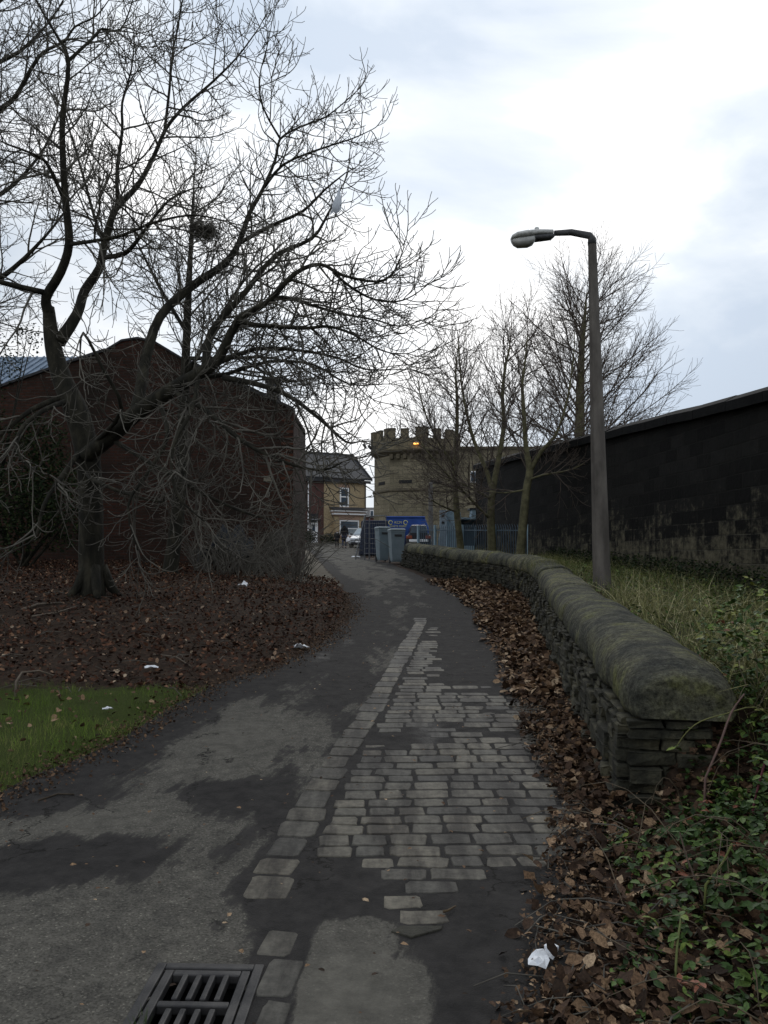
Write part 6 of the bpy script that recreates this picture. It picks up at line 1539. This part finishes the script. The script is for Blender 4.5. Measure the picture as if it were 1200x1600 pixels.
# small crumbs of leaf and soil: along the ragged left lane edge, among the leaves at right, and a few leaves on the grass
n = 5200; Y = 4.5 + 13 * U(0, 1, n) ** 1.2; X = xl(Y) - .02 + rng.normal(0, .13, n)
p1_ = np.stack([X, Y, np.maximum(gz(X, Y), lane_z(X, Y)) + U(.004, .02, n)], -1); t1_ = U(0, .75, n)
n2_ = 9000; Y = 2.3 + 9 * U(0, 1, n2_) ** 1.4; X = xr(Y) - .08 + np.abs(rng.normal(0, .3, n2_)) - .1 * U(0, 1, n2_) ** 3; kk = (Y < 4.7) | (X < xw(Y) - .28); X, Y = X[kk], Y[kk]; n2_ = len(X)
p2_ = np.stack([X, Y, np.maximum(gz(X, Y), np.where(X < xr(Y), lane_z(X, Y), -9)) + U(.004, .05, n2_)], -1); t2_ = U(0, .95, n2_)
n3_ = 260; Y = U(4.8, 7.8, n3_); X = xl(Y) - U(.1, 3.5, n3_); p3_ = np.stack([X, Y, gz(X, Y) + U(.02, .05, n3_)], -1); t3_ = U(.2, 1, n3_)
P_ = np.concatenate([p1_, p2_, p3_]); n = len(P_); sz = np.concatenate([U(.010, .035, len(p1_)), U(.008, .032, n2_), U(.03, .07, n3_)])
s5 = join_scatter([scatter_mesh(*CURL, P_, U(0, 6.3, n), rng.normal(0, .6, n), rng.normal(0, .6, n), sz, np.concatenate([t1_, t2_, t3_]))])
tag(mesh_np("leaf_crumbs", s5[0], s5[1], M_dead, None, False, dict(tint=s5[2])), "broken leaf bits and soil crumbs along both lane edges", "debris", kind="stuff")
tw = Tubes(); R = random.Random(77)
for _ in range(620):
    if R.random() < .6:
        yy = 7.6 + 12 * R.random() ** 1.3; xx = float(xl(yy)) - .2 - 7 * R.random()
    else:
        yy = 2.3 + 5 * R.random(); xx = float(xr(yy)) - .1 + .7 * R.random()
        if yy > 4.6 and xx > float(xw(yy)) - .3: continue
    L_ = R.uniform(.05, .4); a = R.uniform(0, 6.28); zz = gzs(xx, yy) + R.uniform(.012, .05)
    tw.add([Vector((xx, yy, zz)), Vector((xx + math.cos(a) * L_ * .5 + R.gauss(0, .01), yy + math.sin(a) * L_ * .5 + R.gauss(0, .01), zz + R.uniform(0, .03))), Vector((xx + math.cos(a) * L_, yy + math.sin(a) * L_, gzs(xx + math.cos(a) * L_, yy + math.sin(a) * L_) + .02))], [R.uniform(.0015, .004)] * 3, 4)
V, F = tw.arrays(); tag(mesh_np("twig_litter", V, F, M_twig, None, True), "small dead twigs strewn over the leaf litter", "twigs", kind="stuff")
# grass patch
n = 50000; X = U(-6.5, -1.2, n); Y = U(4.2, 8.6, n); dd = fbm(X * 2, Y * 2, 61, 3)
keep = (X < xl(Y) - .02 + .25 * (dd - .5)) & (Y < 7.9 + 1.1 * (fbm(X * 1.1, X * 0 + 2, 62) - .5)) & (U(0, 1, n) < np.clip(3.0 * (fbm(X * 3.1, Y * 3.1, 65, 3) - .30), .06, 1))
X, Y = X[keep], Y[keep]; n = len(X); pos = np.stack([X, Y, gz(X, Y) - .004], -1)
tn = np.clip(1.9 * (fbm(X * 2.2, Y * 2.2, 63, 4) - .5) + .15 + .6 * U(0, 1, n), 0, 1)
g = join_scatter([scatter_mesh(*BLADE, pos, U(0, 6.3, n), rng.normal(0, .25, n), rng.normal(.1, .35, n), U(.03, .075, n) * (.5 + 1.0 * fbm(X * 3, Y * 3, 64, 2)), tn)])
tag(mesh_np("grass", g[0], g[1], M_grass, None, False, dict(tint=g[2])), "short green grass patch at the left edge of the lane", "grass", kind="stuff")
# verge behind the low wall: dry grass, small green leaves, dark ivy at the foot of the tall wall
def verge_pts(n, y0, y1, p, lo=.0, hi=1.0):
    Y = y0 + (y1 - y0) * U(0, 1, n) ** p; a = xw(Y) + np.where(Y > 14.5, .18, .27); b = np.minimum(xp(Y), xw(Y) + 5)
    X = a + (b - a) * U(lo, hi, n); return X, Y
X, Y = verge_pts(26000, 4.6, 24, 1.3); dd = fbm(X * 1.1, Y * 1.1, 71, 3); k = U(0, 1, len(X)) < 1.9 * (dd - .25); X, Y = X[k], Y[k]; n = len(X)
B2 = ([(-.006, 0, 0), (.006, 0, 0), (.005, .2, .45), (-.005, .2, .45), (.0, .75, .6), (.002, .75, .6)], BLADE[1])
g = join_scatter([scatter_mesh(*B2, np.stack([X, Y, gz(X, Y) - .01], -1), U(0, 6.3, n), rng.normal(0, .3, n), rng.normal(.0, .5, n), U(.14, .42, n), U(0, 1, n))])
tag(mesh_np("dry_grass", g[0], g[1], M_dry, None, False, dict(tint=g[2])), "straw coloured dry grass on the verge behind the low wall", "grass", kind="stuff")
X, Y = verge_pts(13000, 4.6, 24, 1.3); dd = fbm(X * 1.5, Y * 1.5, 72, 3); k = U(0, 1, len(X)) < 1.8 * (dd - .2); X, Y = X[k], Y[k]; n = len(X)
g = join_scatter([scatter_mesh(*LEAF_Q, np.stack([X, Y, gz(X, Y) + U(.0, .14, n)], -1), U(0, 6.3, n), rng.normal(0, .5, n), rng.normal(.2, .5, n), U(.03, .06, n), np.clip(U(.3, 1.0, n), 0, .95))])
tag(mesh_np("low_weeds", g[0], g[1], M_bramble, None, False, dict(tint=g[2])), "small green and yellowish weeds on the verge behind the low wall", "weeds", kind="stuff")
Y = 7 + 18 * U(0, 1, 9000); X = xp(Y) - .02 - np.abs(rng.normal(0, .55, 9000)); n = len(X); keep = X > xw(Y) + .5; X, Y = X[keep], Y[keep]; n = len(X)
g = join_scatter([scatter_mesh(*LEAF_Q, np.stack([X, Y, gz(X, Y) + U(.0, .45, n) * smooth(1.4, .0, xp(Y) - X)], -1), U(0, 6.3, n), rng.normal(0, .6, n), rng.normal(.2, .6, n), U(.04, .085, n), U(0, 1, n))])
tag(mesh_np("ivy_cover", g[0], g[1], M_ivy, None, False, dict(tint=g[2])), "dark ivy along the foot of the black boundary wall", "ivy", kind="stuff")
n = 5200; Y = 4.8 + 5.5 * U(0, 1, n) ** 1.4; X = xw(Y) + .45 + 2.6 * U(0, 1, n) ** 1.2; k = fbm(X * 1.4, Y * 1.4, 75, 3) + .25 * U(0, 1, n) > .52; X, Y = X[k], Y[k]; n = len(X)
g = join_scatter([scatter_mesh(*B2, np.stack([X, Y, gz(X, Y) - .01], -1), U(0, 6.3, n), rng.normal(0, .45, n), rng.normal(.0, .6, n), U(.25, .6, n), U(.45, 1, n))])
tag(mesh_np("straw_grass", g[0], g[1], M_dry, None, False, dict(tint=g[2])), "long pale straw grass clumps just behind the near end of the wall", "grass", kind="stuff")
# weeds spilling over the bend of the wall
n = 1500; Y = rng.normal(14.9, .9, n); X = xw(Y) + rng.normal(.12, .22, n)
g = join_scatter([scatter_mesh(*B2, np.stack([X, Y, zl(Y) + WALL_H + .12 + U(0, .12, n) - .5 * np.maximum(0, np.abs(X - xw(Y)) - .28)], -1), U(0, 6.3, n), rng.normal(0, .5, n), rng.normal(.3, .6, n), U(.1, .3, n), U(0, .9, n))])
tag(mesh_np("grass_tuft", g[0], g[1], M_dry, None, False, dict(tint=g[2])), "shaggy weeds and grass spilling over the bend of the low wall", "grass", kind="stuff")

# brambles at the near right
def bramble_leaves(n, fx, seed):
    r = np.random.default_rng(seed); X, Y, H = fx(n); n = len(X); base = np.stack([X, Y, gz(X, Y) + H], -1); yaw = r.uniform(0, 6.3, n); sc = r.uniform(.026, .054, n); t = np.clip(r.uniform(0, 1, n) ** 1.3 * .9 + .25 * (H > .28), 0, 1); out = []
    t = np.where(r.random(n) < .02, 1.0, np.minimum(t, .96))
    for dy in (-1.15, 0, 1.15):
        out.append(scatter_mesh(*LEAF_Q, base, yaw + dy, r.normal(0, .35, n), r.normal(-.15, .4, n), sc * (1.1 if dy == 0 else .92), t))
    return join_scatter(out)
def fx_main(n):
    X = U(.7, 3.4, n); Y = U(1.9, 5.6, n); dd = fbm(X * 2.4, Y * 2.4, 81, 3)
    ok = (~((Y > 4.62) & (X < xw(Y) + .33))) & (X - .75 + .5 * (dd - .5) > .02 + .16 * (Y - 2.6)) & (U(0, 1, n) < (.2 + 1.2 * dd) * smooth(.6, 1.6, X + .1)) 
    X, Y = X[ok], Y[ok]; H = U(0, 1, len(X)) ** 1.4 * (.06 + .36 * smooth(.75, 2.0, X) + .22 * smooth(1.7, 2.6, X)) * (.5 + fbm(X * 1.7, Y * 1.7, 82, 2)) * (1 - .8 * smooth(3.9, 4.3, Y) * (1 - smooth(1.6, 2.0, X)))
    return X, Y, H
g = bramble_leaves(15000, fx_main, 91)
tag(mesh_np("bramble_cover", g[0], g[1], M_bramble, None, False, dict(tint=g[2])), "tangled green bramble leaves filling the near right corner", "brambles", kind="stuff")
M_cane = noise_mat("bramble_stem", (.045, .035, .022), (.12, .09, .055), scale=12, rough=.7, bump=.1)
tb = Tubes(); R = random.Random(17)
for _ in range(170):
    x = R.uniform(.95, 3.2); y = R.uniform(2.1, 5.2)
    if y > 4.5 and x < float(xw(y)) + .35: continue
    z = gzs(x, y); a = R.uniform(0, 6.28); L = R.uniform(.25, .8); h = R.uniform(.1, .4) * (0.4 + .6 * min(1, (x - .8))); pts = []
    for k in range(7):
        u = k / 6; pts.append(Vector((x + math.cos(a) * L * u + R.gauss(0, .008), y + math.sin(a) * L * u + R.gauss(0, .008), z + h * math.sin(math.pi * u * .8) + .01)))
    if any(p.y > 4.55 and p.x < float(xw(p.y)) + .3 for p in pts): continue
    tb.add(pts, [R.uniform(.002, .0038) * (1 - .5 * k / 6) for k in range(7)], 4)
V, F = tb.arrays(); tag(mesh_np("bramble_stems", V, F, M_cane, None, True), "thin tangled bramble stems under the leaves at near right", "brambles", kind="stuff")
def cane(lst, col, label, leaves=0):
    pts, rs = px_path(lst); g0 = pts[-1]; gzv = gzs(g0.x, g0.y)
    b = thing("bramble_cane", (g0.x, g0.y, gzv), label, "bramble")
    if g0.z > gzv: pts.append(Vector((g0.x - .01, g0.y + .01, gzv - .02))); rs.append(rs[-1])
    MB().path(pts, rs, 6).build("stem", noise_mat("cane_bark", tuple(c * .7 for c in col), col, scale=20, bump=.1), b, flat=False)
    if leaves:
        P = np.array([tuple(pts[int(i * (len(pts) - 3) / leaves)]) for i in range(leaves)]); m_ = len(P)
        q = join_scatter([scatter_mesh(*LEAF_Q, P, U(0, 6.3, m_) + dy, U(-.4, .4, m_), U(-.5, .2, m_), U(.04, .06, m_), U(.5, .95, m_)) for dy in (-1.1, 0, 1.1)])
        mesh_np("leaves", q[0], q[1], M_bramble, b, False, dict(tint=q[2]))
cane([(1163, 1084, 4.35, .0035), (1142, 1115, 4.35, .0055), (1125, 1162, 4.3, .006), (1102, 1216, 4.25, .006)], (.16, .10, .085), "pinkish arching bramble cane leaning on the wall end", 0)
cane([(1056, 1168, 4.3, .002), (1072, 1145, 4.32, .0025), (1095, 1127, 4.34, .003), (1135, 1115, 4.36, .0035), (1180, 1105, 4.4, .0035), (1215, 1130, 4.45, .0035)], (.15, .15, .05), "thin yellow-green bramble shoot crossing the end stone", 3)
cane([(1196, 1188, 3.9, .005), (1186, 1225, 3.9, .0055), (1177, 1262, 3.9, .006)], (.12, .035, .045), "short purple-red bramble cane at the right edge", 2)
cane([(1144, 1318, 3.3, .004), (1128, 1350, 3.3, .0045), (1103, 1382, 3.3, .005)], (.15, .17, .05), "bright green bramble shoot standing among the leaves", 0)
cane([(1062, 1300, 3.5, .0035), (1075, 1345, 3.45, .004), (1098, 1400, 3.4, .0045), (1108, 1440, 3.3, .005)], (.11, .08, .06), "thin brown bramble cane sloping down through the leaves", 2)
cane([(1065, 1430, 3.1, .004), (1058, 1480, 3.0, .0045), (1054, 1560, 2.9, .005)], (.12, .14, .045), "long upright green bramble stem low in the corner", 2)

# evergreen and scrub
def leaf_clump(T, name, blobs, n, mat, size, seed, hi=.95):
    r = np.random.default_rng(seed); P = []; 
    for (c, rad) in blobs:
        m_ = int(n * rad[0] * rad[2] / sum(b[1][0] * b[1][2] for b in blobs)); d = r.normal(0, 1, (m_, 3)); d /= np.linalg.norm(d, axis=1, keepdims=True)
        rr = r.uniform(0, 1, m_) ** .4; q = d * rr[:, None]
        lump = fbm(q[:, 0] * 3 + 7, q[:, 2] * 3 + q[:, 1] * 2, seed, 3); q = q[lump > .38]
        P.append(np.array(c) + q * np.array(rad))
    P = np.concatenate(P); m_ = len(P)
    g = join_scatter([scatter_mesh(*LEAF_Q, P, r.uniform(0, 6.3, m_), r.normal(0, .8, m_), r.normal(0, .8, m_), r.uniform(*size, m_), r.uniform(0, hi, m_))])
    return mesh_np(name, g[0], g[1], mat, T, False, dict(tint=g[2]))
def bush(px, py, d, label, blobs, n, mat, size, seed, name="bush", cat="bush", stems=5):
    c = at(px, py, d); gzv = gzs(c.x, d); T = thing(name, (c.x, d, gzv), label, cat)
    m = MB(); R = random.Random(seed)
    for _ in range(stems):
        b = blobs[R.randrange(len(blobs))]; e = Vector(b[0]) + Vector((R.uniform(-.6, .6) * b[1][0], R.uniform(-.6, .6) * b[1][1], R.uniform(-.2, .5) * b[1][2])); s0 = Vector((c.x + R.uniform(-.1, .1), d + R.uniform(-.1, .1), gzv - .05))
        m.path([s0, lerp(s0, e, .5) + Vector((R.uniform(-.1, .1), 0, .1)), e], [.035, .025, .008], 5)
    m.build("stems", M_bark, T, flat=False)
    leaf_clump(T, "foliage", blobs, n, mat, size, seed); return T
c1, c2, c3, c4 = at(20, 800, 18.5), at(90, 790, 19), at(-60, 720, 18.5), at(60, 700, 19.2)
bush(40, 860, 18.7, "dense dark evergreen bush before the brick wall at far left", [(c1, (1.0, .8, 1.0)), (c2, (.9, .7, 1.1)), (c3, (1.1, .8, 1.6)), (c4, (.7, .6, .9))], 15000, M_ivy, (.05, .10), 101, "evergreen_bush", "bush", 9)
c1, c2 = at(0, 565, 19.5), at(45, 530, 19.8)
bush(-30, 880, 19.6, "thin leafy evergreen reaching up at the left edge", [(c1, (.6, .5, .7)), (c2, (.35, .3, .45)), (at(-30, 640, 19.5), (.6, .5, .9))], 1500, M_ivy, (.05, .09), 102, "evergreen_bush", "bush", 6)
c1, c2, c3 = at(420, 925, 19.3), at(470, 935, 18.6), at(375, 935, 19.6)
T = bush(430, 950, 19.0, "scrubby bramble and ivy bush at the brick building's corner", [(c1, (.6, .5, .35)), (c2, (.55, .5, .3)), (c3, (.4, .4, .25))], 3800, M_ivy, (.035, .07), 103, "scrub_bush", "bush", 4)
tb = Tubes(); R = random.Random(9)
for _ in range(380):
    p = at(R.uniform(300, 478), R.uniform(915, 965), R.uniform(18, 21.2)); p.z = gzs(p.x, p.y) - .02; a = R.uniform(0, 6.28); L = R.uniform(.6, 2.6); d = Vector((math.cos(a) * .5, math.sin(a) * .4, R.uniform(.5, 1.2))).normalized(); pts = [p]
    for k in range(7): d = (d + Vector((R.gauss(0, .09), R.gauss(0, .09), -.12 * k * R.random()))).normalized(); pts.append(pts[-1] + d * L / 7)
    tb.add(pts, [.010 * (1 - .08 * k) * (.5 + .7 * R.random()) for k in range(8)], 4)
tb.build("cane", M_twig, T)
for (a, b, lab) in (((352, 935), (386, 868), "pale bare stick leaning against the scrub by the brick wall"), ((392, 930), (425, 850), "brown stick leaning in the scrub by the brick wall"), ((437, 940), (395, 860), "dark stick leaning left in the scrub by the brick wall")):
    p = at(a[0], a[1], 19.2); p.z = gzs(p.x, p.y); q = at(b[0], b[1], 19.9); stick([p, lerp(p, q, .5) + Vector((.03, 0, .03)), q], .018, lab, (.15, .13, .11), "leaning_stick")
x, y = gpt(345, 925); M_tarp = noise_mat("dark_blue_sheet", (.006, .008, .012), (.012, .017, .026), scale=4, rough=.6, bump=.2)
crumple("plastic_sheet", at(350, 910, 20.6).x, 20.7, 1.5, 1.2, .75, 21, "dark blue plastic sheet heaped against the brick wall", mat=M_tarp, n=17)
c = at(485, 838, 72.5); bush(485, 846, 72.5, "dark clipped shrub beside the white front door", [(c, (.5, .5, .6))], 1200, M_ivy, (.09, .16), 104, "shrub", "bush", 3)
c, e = at(511, 843, 73), at(522, 845, 73.5); bush(515, 850, 73.2, "low dark hedge below the buff house's bay window", [(c, (.7, .4, .55)), (e, (.5, .4, .5))], 1600, M_ivy, (.09, .15), 105, "hedge", "hedge", 3)
def front_kerb():
    T = MB(); M = HM(); T.box((-1, -2.3, -.1), (14, .15, .28), M); o = T.build("garden_kerb", noise_mat("kerb_stone", (.2, .18, .14), (.32, .29, .23), scale=5), None, bevel=.02); tag(o, "pale low kerb in front of the terraced houses", "kerb")
front_kerb()
